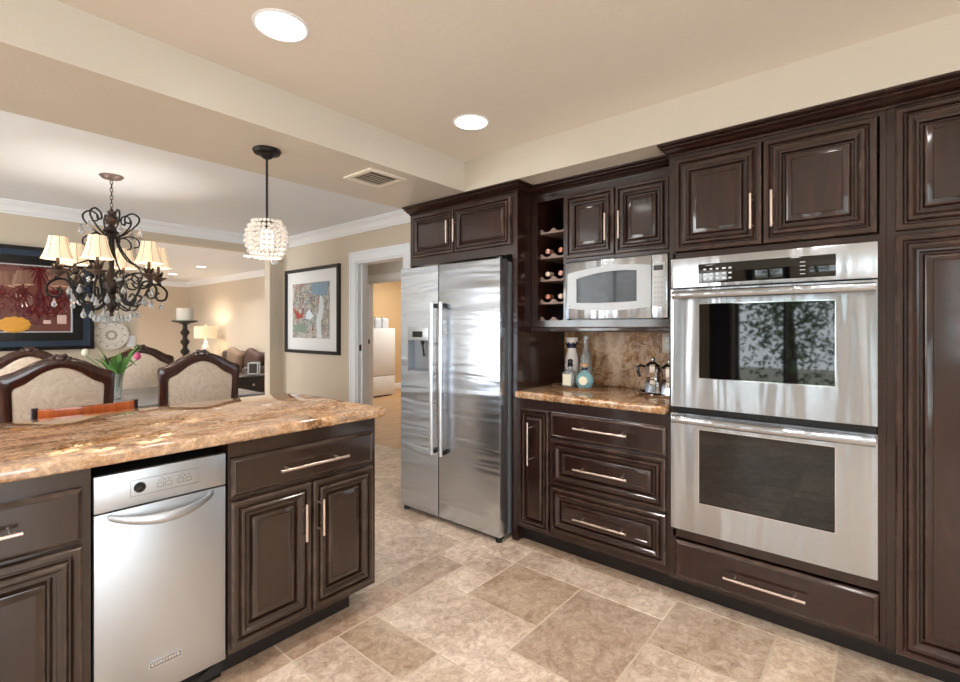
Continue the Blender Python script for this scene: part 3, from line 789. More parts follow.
# round teal bottle
e = empty('round_bottle', (2.640, 1.395, TZ), 0.1, 'round pale teal bottle with a cork and an oval label', 'bottle')
mb = MB(); rings = []
for rr, z in [(0.022, 0), (0.030, 0.003), (0.040, 0.015), (0.047, 0.035), (0.048, 0.052), (0.043, 0.072), (0.030, 0.088), (0.016, 0.096), (0.0135, 0.104), (0.0135, 0.120), (0.016, 0.123)]:
    rings.append([(0.72*rr*math.cos(2*PI*i/28), rr*math.sin(2*PI*i/28), z) for i in range(28)])
mb.loft(rings).build('bottle_body', TEALG, e)
lb_ = MB().lathe([(0.024, 0), (0.024, 0.0012)], M=Matrix.Translation((-0.0345, -0.004, 0.048)) @ Matrix.Rotation(-PI/2, 4, 'Y') , n=28).build('label', LABEL, e)
MB().lathe([(0.0150, 0.1235), (0.0185, 0.125), (0.0185, 0.139), (0.0165, 0.141)], n=20).build('cork', CORK, e)
MB().lathe([(0.0139, 0.105), (0.0148, 0.107), (0.0148, 0.117), (0.0139, 0.119)], n=20).build('neck_band', NAVY, e); e.scale = (1.15, 1.15, 1.08)
# coffee makers on a silver tray
tray('serving_tray', 2.700, 0.955, 0.145, 0.11, 'round silver tray under the coffee makers beside the oven', CHROME)
def moka(x, y, rz, label, s_=1.0):
    e = empty('moka_pot', (x, y, TZ), rz, label, 'coffee maker', 'moka pots on the silver tray'); e.scale = (s_, s_, s_)
    n = 10
    MB().lathe([(0.036, 0), (0.043, 0.004), (0.040, 0.05), (0.034, 0.068), (0.036, 0.074)], n=n).build('boiler', CHROME, e, 20)
    up = MB().lathe([(0.036, 0.0745), (0.032, 0.082), (0.033, 0.09), (0.040, 0.135), (0.038, 0.139)], n=n).build('upper_pot', CHROME, e, 20)
    MB().prism([(0.034, 0.13), (0.056, 0.142), (0.036, 0.105)], -0.009, 0.009).build('spout', CHROME, up)
    ld_ = MB().lathe([(0.0385, 0.1395), (0.036, 0.145), (0.016, 0.158), (0.010, 0.160)], n=n).build('lid', CHROME, e, 20)
    MB().lathe([(0.006, 0.1605), (0.011, 0.166), (0.011, 0.172), (0.007, 0.178), (0, 0.179)], n=14).build('knob', CHROME, ld_)
    MB().tube([(-0.036, 0, 0.132), (-0.060, 0, 0.138), (-0.074, 0, 0.128), (-0.072, 0, 0.105), (-0.062, 0, 0.080)], [0.005, 0.007, 0.008, 0.008, 0.006], 10).build('handle', BLACK, e)
    return e
moka(2.70, 1.0, -PI/2*0.85, 'silver moka pot with black handle nearest the backsplash bottles', 1.14)
moka(2.655, 0.895, 0.5, 'silver moka pot half hidden behind the oven cabinet', 1.1)
ol = empty('wall_outlet', (KX-0.0225, 0.985, 1.195), RZ, 'cream outlet plate on the granite backsplash', 'outlet')
MB().box(-0.036, 0.036, -0.006, 0.0, -0.058, 0.058, 0.002).build('plate', OFFW, ol)
MB().box(-0.016, 0.016, -0.0085, -0.006, 0.008, 0.036, 0.002).build('socket', WHITE, ol)
MB().box(-0.016, 0.016, -0.0085, -0.006, -0.036, -0.008, 0.002).build('socket', WHITE, ol)

# ---------------------------------------------------------------- ceiling fixtures
EMW = bpy.data.materials.new('lit_lens'); EMW.use_nodes = True
nt = EMW.node_tree; nt.nodes.clear(); em = nt.nodes.new('ShaderNodeEmission'); om = nt.nodes.new('ShaderNodeOutputMaterial'); nt.links.new(em.outputs[0], om.inputs[0])
em.inputs[0].default_value = (1, 0.96, 0.9, 1); em.inputs[1].default_value = 6
def downlight(x, y, z, label, power, group, r=0.082, col=(1.0, 0.97, 0.94)):
    e = empty('recessed_light', (x, y, z), 0, label, 'ceiling light', group)
    MB().lathe([(r+0.012, 0.0), (r+0.012, -0.003), (r+0.004, -0.006), (r, -0.004), (r, 0.0)], n=32).build('trim_ring', WHITE, e)
    MB().lathe([(r-0.001, -0.0035), (r-0.001, -0.001)], n=32).build('lens', EMW, e)
    if power:
        a = area('recessed_lamp', (0, 0, -0.012), (0, 0, 0), r*1.9, r*1.9, power, col, 'DISK', spread=math.radians(130)); a.parent = e
    return e
KL = 3.0
downlight(0.836, 1.617, ZC, 'large recessed ceiling light above the peninsula at the top of the picture', KL, 'kitchen ceiling lights')
downlight(1.855, 1.625, ZC, 'recessed ceiling light in the kitchen ceiling near the refrigerator', KL, 'kitchen ceiling lights')
for (x, y) in ((-0.2, 1.62), (-1.3, 1.62), (-0.2, 0.2), (0.84, 0.2), (1.7, 0.1), (-1.3, 0.2), (-0.2, -1.3), (0.84, -1.3), (1.7, -1.3)):
    a = area('kitchen_fill_lamp', (x, y, ZC-0.012), (0, 0, 0), 0.15, 0.15, KL, (1.0, 0.97, 0.94), 'DISK', spread=math.radians(130))  # unseen lamps without fixtures, added to light the kitchen
downlight(3.53, 7.87, ZD, 'living room recessed ceiling light nearest the header', 16, 'living room ceiling lights')
downlight(3.55, 9.92, ZD, 'middle recessed ceiling light of the living room', 16, 'living room ceiling lights')
downlight(3.64, 11.74, ZD, 'farthest recessed ceiling light of the living room', 16, 'living room ceiling lights')
vt = empty('air_vent', (1.725, 2.247, ZB), 0, 'cream square air vent on the underside of the beam', 'vent')
MB().frame(-0.128, 0.128, -0.128, 0.128, 0.03, -0.008, 0.0).bm.free()
mb = MB()
for a in ((-0.128, 0.128, -0.128, -0.095), (-0.128, 0.128, 0.095, 0.128), (-0.128, -0.095, -0.095, 0.095), (0.095, 0.128, -0.095, 0.095)):
    mb.box(a[0], a[1], a[2], a[3], -0.010, -0.0005, 0.002)
mb.build('vent_frame', OFFW, vt)
MB().box(-0.095, 0.095, -0.095, 0.095, -0.002, -0.0006).build('backing', mat('vent_dark', (128, 114, 98), 0.7), vt)
for q in range(6):
    yy = -0.08+q*0.030
    if q == 0: continue
    MB().box(-0.095, 0.095, -0.011, 0.011, -0.001, 0.001, M=Matrix.Translation((0, yy, -0.007)) @ Matrix.Rotation(0.5, 4, 'X')).build('louver', OFFW, vt)

# ---------------------------------------------------------------- pendant with crystal beads
def emis(name, rgb, st):
    m = bpy.data.materials.new(name); m.use_nodes = True
    b_ = m.node_tree.nodes['Principled BSDF']; b_.inputs['Base Color'].default_value = s2l(rgb)
    b_.inputs['Emission Color'].default_value = s2l(rgb); b_.inputs['Emission Strength'].default_value = st; b_.inputs['Roughness'].default_value = 0.6
    return m
pn = empty('pendant_light', (1.117, 2.30, 0), 0, 'pendant light with a round shade of white crystal beads on a dark rod', 'pendant light')
MB().lathe([(0.062, ZB-0.0005), (0.066, ZB-0.006), (0.058, ZB-0.020), (0.034, ZB-0.026), (0.022, ZB-0.040), (0.010, ZB-0.046)], n=32).build('canopy', BLACKIRON, pn)
MB().cyl((0, 0, 1.80), (0, 0, ZB-0.04), 0.0055, 10).lathe([(0.030, 1.800), (0.028, 1.806), (0.010, 1.815)], n=18).build('rod', BLACKIRON, pn)
BEAD = mat('crystal_bead', (206, 198, 190), 0.10, 0.0, IOR=1.6)
BEAD.node_tree.nodes['Principled BSDF'].inputs['Emission Color'].default_value = (1, 0.9, 0.8, 1)
BEAD.node_tree.nodes['Principled BSDF'].inputs['Emission Strength'].default_value = 0.08
sh = MB(); wire = MB(); rows_ = 8; z0_, z1_ = 1.632, 1.800
for q in range(rows_):
    zz = z0_+(z1_-z0_)*q/(rows_-1); tt = (q/(rows_-1)-0.5)*2
    rr = 0.092*math.sqrt(max(0.05, 1-0.50*tt**2)) if abs(tt) < 1.1 else 0.07
    cnt = 23; off_ = 0.0
    for i in range(cnt):
        a = 2*PI*i/cnt+off_; sh.ico((rr*math.cos(a), rr*math.sin(a), zz), 0.0102*rr/0.092+0.0012, sub=2)
    wire.tube([(0.985*rr*math.cos(2*PI*i/24), 0.985*rr*math.sin(2*PI*i/24), zz) for i in range(25)], 0.0012, 5, False)
sd = sh.build('bead_shade', BEAD, pn, 60)
wire.build('shade_wire', IRON, sd)
MB().lathe([(0.022, 1.665), (0.028, 1.675), (0.028, 1.745), (0.022, 1.76)], n=18).build('bulb', emis('pendant_bulb', (255, 236, 208), 3), pn)
MB().lathe([(0.012, 1.762), (0.014, 1.77), (0.014, 1.798)], n=14).build('socket', BLACKIRON, pn)
pl = bpy.data.lights.new('pendant_lamp', 'POINT'); pl.energy = 0.9; pl.color = (1, 0.88, 0.72); pl.shadow_soft_size = 0.05
po = bpy.data.objects.new('pendant_lamp', pl); COL.objects.link(po); po.location = (0, 0, 1.61); po.parent = pn

# ---------------------------------------------------------------- chandelier
ch = empty('chandelier', (0.988, 4.52, 0), 0, 'wrought iron scroll chandelier with cream shades and crystal drops over the table', 'chandelier')
MB().lathe([(0.075, ZD-0.0005), (0.078, ZD-0.006), (0.060, ZD-0.024), (0.015, ZD-0.034)], n=28).build('canopy', mat('pewter', (126, 110, 104), 0.35, 0.7), ch)
mb = MB(); zz = ZD-0.034; k = 0
while zz > 2.20:
    R_ = Matrix.Translation((0, 0, zz-0.017)) @ Matrix.Rotation(PI/2*(k % 2), 4, 'Z')
    mb.tube([R_ @ Vector((0.009*math.cos(2*PI*i/12), 0, 0.018*math.sin(2*PI*i/12))) for i in range(13)], 0.0026, 6, False); zz -= 0.029; k += 1
mb.build('chain', IRON, ch)
MB().lathe([(0.006, 2.20), (0.012, 2.185), (0.030, 2.17), (0.022, 2.15), (0.046, 2.12), (0.034, 2.09), (0.018, 2.07), (0.050, 2.035), (0.056, 2.02), (0.030, 2.0), (0.018, 1.96), (0.022, 1.85), (0.016, 1.75), (0.030, 1.70),
           (0.050, 1.66), (0.060, 1.62), (0.045, 1.57), (0.022, 1.54), (0.034, 1.50), (0.040, 1.46), (0.020, 1.42), (0.010, 1.40), (0.018, 1.385), (0.0, 1.37)], n=20).build('central_column', IRON, ch)
def spiral(cx, cz, r0, r1, a0, a1, n=16): return [(cx+(r0+(r1-r0)*k/n)*math.cos(a0+(a1-a0)*k/n), cz+(r0+(r1-r0)*k/n)*math.sin(a0+(a1-a0)*k/n)) for k in range(n+1)]
def rev(pts, a): return [(p[0]*math.cos(a), p[0]*math.sin(a), p[1]) for p in pts]
def catmull(P, n=6):
    P = [P[0]]+list(P)+[P[-1]]; r = []
    for i in range(1, len(P)-2):
        for k in range(n):
            tt = k/n; q = []
            for d in range(2):
                a, b2, c, dd2 = P[i-1][d], P[i][d], P[i+1][d], P[i+2][d]
                q.append(0.5*((2*b2)+(-a+c)*tt+(2*a-5*b2+4*c-dd2)*tt*tt+(-a+3*b2-3*c+dd2)*tt**3))
            r.append(tuple(q))
    r.append(tuple(P[-2])); return r
PEWT = mat('brown_pewter', (104, 84, 72), 0.4, 0.5)
CRY = mat('crystal', (226, 228, 230), 0.03, 0.0, Transmission_Weight=0.7, IOR=1.55)
SHADE = emis('lit_lamp_shade', (250, 226, 190), 0.32)
RIBM = mat('shade_rib', (120, 98, 76), 0.6)
BULB = emis('candle_bulb', (255, 240, 215), 6)
def crystal(mb, x, y, z, s_=1.0):
    mb.lathe([(0.0, 0.0), (0.005*s_, -0.006*s_), (0.004*s_, -0.012*s_), (0.016*s_, -0.040*s_), (0.013*s_, -0.052*s_), (0.0, -0.062*s_)], (x, y, z), 6)
ARM = math.radians(-49.84)     # first arm turned so that one lamp faces the kitchen
RAD = 0.315
rd_ = random.Random(5)
for k in range(6):
    a = ARM+math.radians(233)+k*PI/3
    body = catmull([(0.03, 1.62), (0.08, 1.51), (0.15, 1.475), (0.215, 1.54), (0.26, 1.625), (0.32, 1.635), (0.375, 1.585), (0.365, 1.52), (0.315, 1.51), (0.295, 1.55), (0.32, 1.57)], 5)
    arm = MB(); arm.tube(rev(body, a), 0.0085, 8)
    arm.tube(rev(catmull([(0.04, 1.60), (0.10, 1.48), (0.17, 1.46), (0.205, 1.51), (0.175, 1.545), (0.15, 1.52)], 5), a), 0.007, 7)
    arm.tube(rev(catmull([(0.03, 2.0), (0.06, 1.90), (0.13, 1.80), (0.22, 1.745), (0.26, 1.68), (0.22, 1.62), (0.17, 1.655), (0.19, 1.69)], 5), a), 0.006, 7)
    arm.tube(rev([(0.33, 1.635), (RAD, 1.68)], a), 0.008, 7)
    ao = arm.build('arm', BLACKIRON, ch)
    cx, cy = RAD*math.cos(a), RAD*math.sin(a)
    MB().lathe([(0.008, 1.645), (0.012, 1.655), (0.035, 1.675), (0.062, 1.690), (0.060, 1.694), (0.02, 1.690)], (cx, cy, 0), 20).build('drip_pan', PEWT, ao)
    lv = MB()
    for q in range(6):
        b2 = 2*PI*q/6
        lv.tube([(cx+r_*math.cos(b2), cy+r_*math.sin(b2), z_) for r_, z_ in ((0.012, 1.69), (0.022, 1.715), (0.036, 1.745))], [0.009, 0.010, 0.002], 5)
    lv.cyl((cx, cy, 1.69), (cx, cy, 1.79), 0.011, 10); lv.build('candle_sleeve', IRON, ao)
    # bell shade with eight panels, open at both ends
    ring = []; ns = 32
    mb = MB(); rings = []
    for r_, z_ in ((0.096, 1.775), (0.081, 1.81), (0.069, 1.85), (0.059, 1.895), (0.053, 1.935), (0.0515, 1.935), (0.0575, 1.895), (0.0675, 1.85), (0.0795, 1.81), (0.0945, 1.776)):
        rings.append([(cx+r_*(1-0.012*(i % 4 == 0))*math.cos(2*PI*i/ns), cy+r_*math.sin(2*PI*i/ns), z_) for i in range(ns)])
    mb.loft(rings, False, False); so = mb.build('lamp_shade', SHADE, ch, 60)
    rb = MB()
    for q in range(8):
        b2 = 2*PI*q/8
        rb.tube([(cx+(r_+0.0006)*math.cos(b2), cy+(r_+0.0006)*math.sin(b2), z_) for r_, z_ in ((0.096, 1.775), (0.081, 1.81), (0.069, 1.85), (0.059, 1.895), (0.053, 1.935))], 0.0014, 5)
    rb.build('shade_rib', RIBM, so)
    MB().ball((cx, cy, 1.825), 0.016, 12, 8, (1, 1, 1.9)).build('bulb', BULB, ao)
    L = bpy.data.lights.new('chandelier_lamp', 'POINT'); L.energy = 1.7; L.color = (1, 0.95, 0.89); L.shadow_soft_size = 0.02
    lo = bpy.data.objects.new('chandelier_lamp', L); COL.objects.link(lo); lo.location = (cx, cy, 1.87); lo.parent = ch
    # upper scroll between the arms
    b3 = a+PI/6
    up = MB()
    if k % 2 == 0 or True:
        up.tube(rev(catmull([(0.045, 1.98), (0.10, 2.02), (0.165, 2.09), (0.175, 2.14), (0.135, 2.17), (0.09, 2.145), (0.085, 2.105), (0.115, 2.095), (0.12, 2.12)], 5), b3), 0.0065, 7)
        up.tube(rev(catmull([(0.05, 1.97), (0.12, 1.99), (0.17, 1.965), (0.175, 1.92), (0.14, 1.905)], 5), b3), 0.0055, 7)
    up.build('upper_scroll', BLACKIRON, ch)
    for (r_, an, z_, k_) in ((0.335, a, 1.50, 1.1), (0.24, a+0.15, 1.535, 1.25), (0.17, a, 1.43, 1.2), (0.15, b3, 1.54, 1.2), (0.185, b3, 2.07, 1.35), (0.10, b3, 1.40, 1.2), (0.26, b3, 1.60, 1.1), (0.05, a, 1.385, 1.1)):
        mb = MB(); crystal(mb, r_*math.cos(an), r_*math.sin(an), z_, k_); mb.build('crystal_drop', CRY, ch, 0)
    for q in range(4): MB().ico(((0.09+0.05*q)*math.cos(b3), (0.09+0.05*q)*math.sin(b3), 1.66-0.02*math.sin(q*1.2)), 0.014).build('crystal_ball', CRY, ch, 0)
    sc = MB(); sc.tube(rev(catmull([(0.05, 1.64), (0.12, 1.70), (0.21, 1.71), (0.26, 1.66), (0.22, 1.60), (0.15, 1.60), (0.13, 1.64)], 5), b3), 0.0075, 7)
    sc.tube(rev(catmull([(0.03, 1.50), (0.08, 1.44), (0.14, 1.42), (0.17, 1.46), (0.14, 1.49)], 5), b3), 0.006, 7)
    sc.build('lower_scroll', BLACKIRON, ch)

# ---------------------------------------------------------------- dining table and chairs
TOPM = mat('grey_table_top', (150, 150, 152), 0.18)
dt = empty('dining_table', (1.015, 4.375, 0), 0, 'rectangular dining table with a glossy grey top under the chandelier', 'table')
MB().box(-0.815, 0.815, -0.565, 0.565, 0.735, 0.765, 0.006).build('table_top', TOPM, dt)
MB().box(-0.70, 0.70, -0.44, 0.44, 0.66, 0.7345, 0.004).build('apron', CHAIRW, dt)
for sx_ in (-1, 1):
    for sy_ in (-1, 1):
        MB().lathe([(0.030, 0), (0.036, 0.02), (0.028, 0.06), (0.035, 0.30), (0.045, 0.50), (0.034, 0.58), (0.045, 0.62), (0.045, 0.659)], (sx_*0.64, sy_*0.39, 0), 16).build('leg', CHAIRW, dt)
FAB = mat('cream_damask', (222, 205, 184), 0.8)
f_ = noise(FAB, coords(FAB, (1, 1, 1)), 9, 3, 0.5, 2.5); lk(FAB, ramp(FAB, f_, [(0.45, (222, 205, 186)), (0.5, (211, 191, 170)), (0.56, (226, 210, 192))]), BC(FAB))
def dining_chair():
    """faces +y; the back stands at y = 0"""
    e = empty('dining_chair', (0, 0, 0))
    hw = 0.255
    prof = [(-1, 1.005), (-0.97, 1.022), (-0.9, 1.030), (-0.75, 1.043), (-0.6, 1.066), (-0.45, 1.090), (-0.28, 1.108), (-0.12, 1.118), (0, 1.120)]
    top = [(x*hw, z) for x, z in prof] + [(-x*hw, z) for x, z in reversed(prof[:-1])]
    inner = []
    for x, z in top:
        inner.append((x*0.80, z-0.060-0.010*(abs(x)/hw)))
    nz = 0.55
    outer = [(-hw*0.95, nz)] + top + [(hw*0.95, nz)]
    inn = [(-hw*0.76, nz+0.05)] + inner + [(hw*0.76, nz+0.05)]
    T_ = Matrix.Rotation(0.07, 4, 'X')
    def tr(p, y):
        v = Vector((p[0], y, p[1]-0.5)); v = T_ @ v; v.z += 0.5; v.y += 0.02*(p[0]/hw)**2*0
        return v
    mb = MB(); n = len(outer)
    rings = [[tr(p, -0.022) for p in inn], [tr(((p[0]+q[0])/2, (p[1]+q[1])/2), -0.034) for p, q in zip(inn, outer)], [tr(p, -0.018) for p in outer], [tr(p, 0.018) for p in outer], [tr(((p[0]+q[0])/2, (p[1]+q[1])/2), 0.034) for p, q in zip(inn, outer)], [tr(p, 0.022) for p in inn], [tr(p, -0.022) for p in inn]]
    mb.loft(rings, False, False)
    for s_ in (-1, 1):
        mb.tube([tr((s_*hw*0.87, 0.60), 0), tr((s_*hw*0.86, 0.45), 0), (s_*hw*0.84, -0.02, 0.25), (s_*hw*0.86, -0.07, 0.001)], [0.028, 0.027, 0.024, 0.018], 10)
    fr_ = mb.build('back_frame', CHAIRW, e, 50)
    cv = MB()
    for (x, z, r_) in ((0, 1.112, 0.030), (-0.035, 1.108, 0.021), (0.035, 1.108, 0.021), (-0.066, 1.098, 0.015), (0.066, 1.098, 0.015), (0, 1.082, 0.018), (-0.02, 1.128, 0.014), (0.02, 1.128, 0.014), (-0.09, 1.092, 0.011), (0.09, 1.092, 0.011)):
        v = tr((x, z), 0); cv.ball(v, r_, 10, 7, (1.0, 1.3, 0.8))
    cv.build('crest_carving', CHAIRW, fr_)
    pd = MB(); c_ = Vector((0, 0.82))
    def sc_(p, k): return (p[0]*k, 0.82+(p[1]-0.82)*k)
    pd.loft([[tr(sc_(p, 0.93), -0.030) for p in inn], [tr(sc_(p, 0.985), -0.026) for p in inn], [tr(sc_(p, 1.0), -0.012) for p in inn], [tr(p, 0.012) for p in inn], [tr(sc_(p, 0.98), 0.032) for p in inn], [tr(sc_(p, 0.9), 0.042) for p in inn]])
    pd.build('back_upholstery', FAB, e, 60)
    MB().box(-0.25, 0.25, 0.03, 0.50, 0.44, 0.51, 0.025, 3).build('seat_cushion', FAB, e)
    MB().box(-0.255, 0.255, 0.02, 0.505, 0.385, 0.4395, 0.006).build('seat_frame', CHAIRW, e)
    for s_ in (-1, 1):
        MB().tube([(s_*0.215, 0.46, 0.385), (s_*0.225, 0.475, 0.30), (s_*0.21, 0.46, 0.14), (s_*0.215, 0.475, 0.03), (s_*0.22, 0.48, 0.001)], [0.030, 0.032, 0.018, 0.015, 0.022], 10).build('leg', CHAIRW, e)
    return e
c0 = dining_chair()
spots = [(0.555, 3.68, 0, 'cream upholstered carved chair behind the orange-backed stool, its back to the kitchen'),
         (1.295, 3.66, 0, 'cream upholstered carved chair nearest the hallway door, back towards the kitchen'),
         (0.60, 5.14, PI, 'carved dining chair on the far side of the table below the framed display'),
         (1.34, 5.10, PI, 'carved dining chair on the far side of the table beside the tulips')]
for i, (x, y, a, lbl) in enumerate(spots):
    c = c0 if i == 0 else dup(c0)
    c.location = (x, y, 0); c.rotation_euler = (0, 0, a); tag(c, lbl, 'chair', 'upholstered dining chairs')

# counter stool with an orange wooden top rail
st = empty('counter_stool', (0.54, 2.88, 0), 0.03, 'stool with orange wooden back rail behind the peninsula', 'stool')
STM = mat('dark_stool_frame', (44, 40, 42), 0.4, 0.3)
ns = 14; hw = 0.18; rings = []
for k in range(ns+1):
    x = -hw+2*hw*k/ns; y = 0.045*(1-(x/hw)**2)*-1
    rings.append([(x, y-0.011, 0.868), (x, y+0.011, 0.868), (x, y+0.013, 0.895), (x, y+0.011, 0.923), (x, y-0.011, 0.923), (x, y-0.013, 0.895)])
MB().loft(rings).build('back_rail', ORANGE, st)
rings = []
for k in range(ns+1):
    x = -hw+2*hw*k/ns; y = 0.045*(1-(x/hw)**2)*-1
    rings.append([(x, y-0.012, 0.852), (x, y+0.012, 0.852), (x, y+0.012, 0.8675), (x, y-0.012, 0.8675)])
MB().loft(rings).build('lower_rail', STM, st)
for s_ in (-1, 1):
    MB().tube([(s_*(hw+0.008), 0.0, 0.927), (s_*(hw+0.008), 0.02, 0.75), (s_*0.18, 0.06, 0.55), (s_*0.19, 0.0, 0.001)], 0.013, 8).build('back_post', STM, st)
    MB().tube([(s_*0.17, 0.40, 0.57), (s_*0.19, 0.44, 0.001)], 0.013, 8).build('leg', STM, st)
MB().box(-0.19, 0.19, 0.06, 0.43, 0.57, 0.61, 0.015, 3).build('seat', ORANGE, st)

# tulips in a glass vase
vs = empty('flower_vase', (0.965, 4.28, 0.765), 0, 'clear glass vase of tulips with one pink bloom on the dining table', 'vase')
MB().lathe([(0.030, 0.0), (0.034, 0.003), (0.032, 0.02), (0.036, 0.12), (0.044, 0.19), (0.042, 0.19), (0.034, 0.12), (0.028, 0.02)], n=24).build('glass', CLEARG, vs)
LEAF = mat('tulip_leaf', (92, 140, 62), 0.45); PINK = mat('pink_petal', (214, 84, 136), 0.5); CREAMF = mat('cream_petal', (238, 230, 206), 0.5)
rn = random.Random(11)
for q in range(16):
    a = rn.uniform(0, 2*PI); sp = rn.uniform(0.06, 0.16); hh = rn.uniform(0.24, 0.40)
    pts = [Vector((0, 0, 0.05)), Vector((0.2*sp*math.cos(a), 0.2*sp*math.sin(a), 0.19)), Vector((0.6*sp*math.cos(a), 0.6*sp*math.sin(a), 0.19+(hh-0.19)*0.7)), Vector((sp*math.cos(a), sp*math.sin(a), hh))]
    if q % 5 == 4: pts[3].z -= 0.12; pts[3].x *= 1.2
    wv = Vector((-math.sin(a), math.cos(a), 0))
    mb = MB(); wd_ = [0.006, 0.016, 0.020, 0.002]
    rings = [[p-wv*w_, p+Vector((math.cos(a), math.sin(a), 0))*w_*0.35, p+wv*w_, p-Vector((math.cos(a), math.sin(a), 0))*0.002] for p, w_ in zip(pts, wd_)]
    mb.loft(rings).build('leaf', LEAF, vs)
for (dx, dy, dz, m_) in ((0.105, -0.09, 0.31, PINK), (-0.16, 0.10, 0.34, CREAMF)):
    mb = MB().tube([(0, 0, 0.05), (dx*0.4, dy*0.4, 0.22), (dx, dy, dz-0.02)], 0.0035, 6); s_ = mb.build('stem', LEAF, vs)
    mb = MB().lathe([(0.004, -0.025), (0.020, -0.012), (0.024, 0.006), (0.016, 0.026), (0.004, 0.032)], (dx, dy, dz), 10); mb.build('bloom', m_, s_)

# ---------------------------------------------------------------- dining room walls
# framed painting on the right dining wall
pa = empty('framed_painting', (DX-0.001, 6.03, 1.10), RZ, 'abstract city painting in a black frame left of the doorway', 'painting')
pw, z0p, z1p = 1.23, -0.085-0.045, 0.93
PM = mat('abstract_city_paint', (140, 150, 150), 0.5)
v_ = coords(PM, (1, 1, 1))
vo = nd(PM, 'ShaderNodeTexVoronoi', feature='F1', distance='CHEBYCHEV'); vo.inputs['Scale'].default_value = 24; lk(PM, coords(PM, (1, 1, 0.7)), vo.inputs['Vector'])
sepc = nd(PM, 'ShaderNodeSeparateColor'); lk(PM, vo.outputs['Color'], sepc.inputs[0])
cc = ramp(PM, sepc.outputs[0], [(0.0, (60, 66, 72)), (0.16, (190, 170, 140)), (0.32, (92, 120, 130)), (0.48, (206, 196, 182)), (0.6, (110, 130, 96)), (0.72, (150, 176, 184)), (0.84, (160, 80, 60)), (0.93, (60, 58, 56))])
nf = noise(PM, v_, 30, 4, 0.7, 1.5); cc2 = ramp(PM, nf, [(0.40, (40, 44, 48)), (0.5, (160, 150, 140)), (0.62, (228, 222, 214))])
lk(PM, mix(PM, 0.55, cc, cc2), BC(PM))
MB().frame(0, pw, z0p, z1p, 0.040, -0.035, 0).build('frame', mat('black_frame', (26, 22, 20), 0.3), pa)
MB().box(0.035, pw-0.035, -0.012, -0.002, z0p+0.035, z1p-0.035).build('mat_board', mat('pale_mat_board', (226, 226, 224), 0.6), pa)
px0, px1, pz0, pz1 = 0.17, 1.02, 0.06, 0.745
ar = MB().box(px0, px1, -0.014, -0.0125, pz0, pz1).build('artwork', PM, pa)
MB().prism([(px0+0.01, 0.44), (px0+0.20, 0.36), (px0+0.28, 0.40), (px0+0.24, 0.31), (px0+0.10, 0.30)], -0.0155, -0.0142).build('red_shape', mat('brick_red', (158, 66, 50), 0.6), ar)
MB().prism([(px0+0.34, 0.38), (px0+0.40, 0.42), (px0+0.50, 0.33), (px0+0.42, 0.29), (px0+0.32, 0.30)], -0.0155, -0.0142).build('white_shape', mat('pale_blue_paint', (216, 228, 234), 0.6), ar)
MB().prism([(px0+0.58, 0.065), (px0+0.68, 0.065), (px0+0.66, 0.25), (px0+0.72, 0.40), (px0+0.70, 0.56), (px0+0.64, 0.58), (px0+0.62, 0.42), (px0+0.56, 0.28)], -0.0155, -0.0142).build('river_shape', mat('river_paint', (206, 214, 214), 0.6), ar)
MB().prism([(px0+0.44, 0.60), (px0+0.80, 0.57), (px0+0.83, 0.735), (px0+0.46, 0.735)], -0.0150, -0.0142).build('sky_shape', mat('sky_paint', (128, 152, 170), 0.6), ar)
MB().prism([(px0+0.02, 0.22), (px0+0.22, 0.25), (px0+0.36, 0.19), (px0+0.30, 0.13), (px0+0.05, 0.14)], -0.0150, -0.0142).build('green_shape', mat('green_paint', (122, 142, 126), 0.6), ar)
# shadow box display on the far dining wall
RED = mat('crimson_backing', (92, 16, 24), 0.15, Coat_Weight=1.0, Coat_Roughness=0.02, Coat_IOR=2.2)
sb = empty('framed_display', (-0.55, 6.139, 0), 0, 'large dark framed crimson shadow box behind the chandelier', 'framed display')
SBW = 1.19+0.55
MB().frame(0, SBW, 1.075, 2.045, 0.034, -0.05, 0).build('outer_frame', mat('black_lacquer', (20, 20, 24), 0.15), sb)
MB().frame(0.034, SBW-0.034, 1.109, 2.011, 0.055, -0.038, 0).build('inner_frame', mat('blue_reflection_lacquer', (46, 60, 78), 0.15), sb)  # bluish reflection put into the colour of the dark band
MB().frame(0.089, SBW-0.089, 1.164, 1.956, 0.076, -0.045, 0).build('frame_liner', mat('black_liner', (16, 16, 18), 0.2), sb)
bk = MB().box(0.165, SBW-0.165, -0.020, -0.001, 1.24, 1.88).build('backing', RED, sb)
MB().frame(0.168, SBW-0.168, 1.243, 1.877, 0.010, -0.024, -0.0205).build('silver_fillet', SILVER, bk)
mb = MB()
for q in range(12):
    a = 2*PI*q/12; mb.ball((1.16+0.08*math.cos(a), -0.026, 1.315+0.05*math.sin(a)), 0.026, 8, 6, (1.4, 0.2, 1))
mb.ball((1.16, -0.026, 1.315), 0.06, 12, 8, (1.5, 0.12, 0.9)); mb.build('gold_emblem', mat('gold_emblem', (222, 160, 60), 0.5), bk)
for (x, z, w_, h_) in ((1.36, 1.325, 0.055, 0.035), (1.46, 1.325, 0.07, 0.085)):
    MB().box(x, x+w_, -0.024, -0.0205, z, z+h_).build('photo_card', mat('photo_card', (206, 176, 168), 0.4), bk)
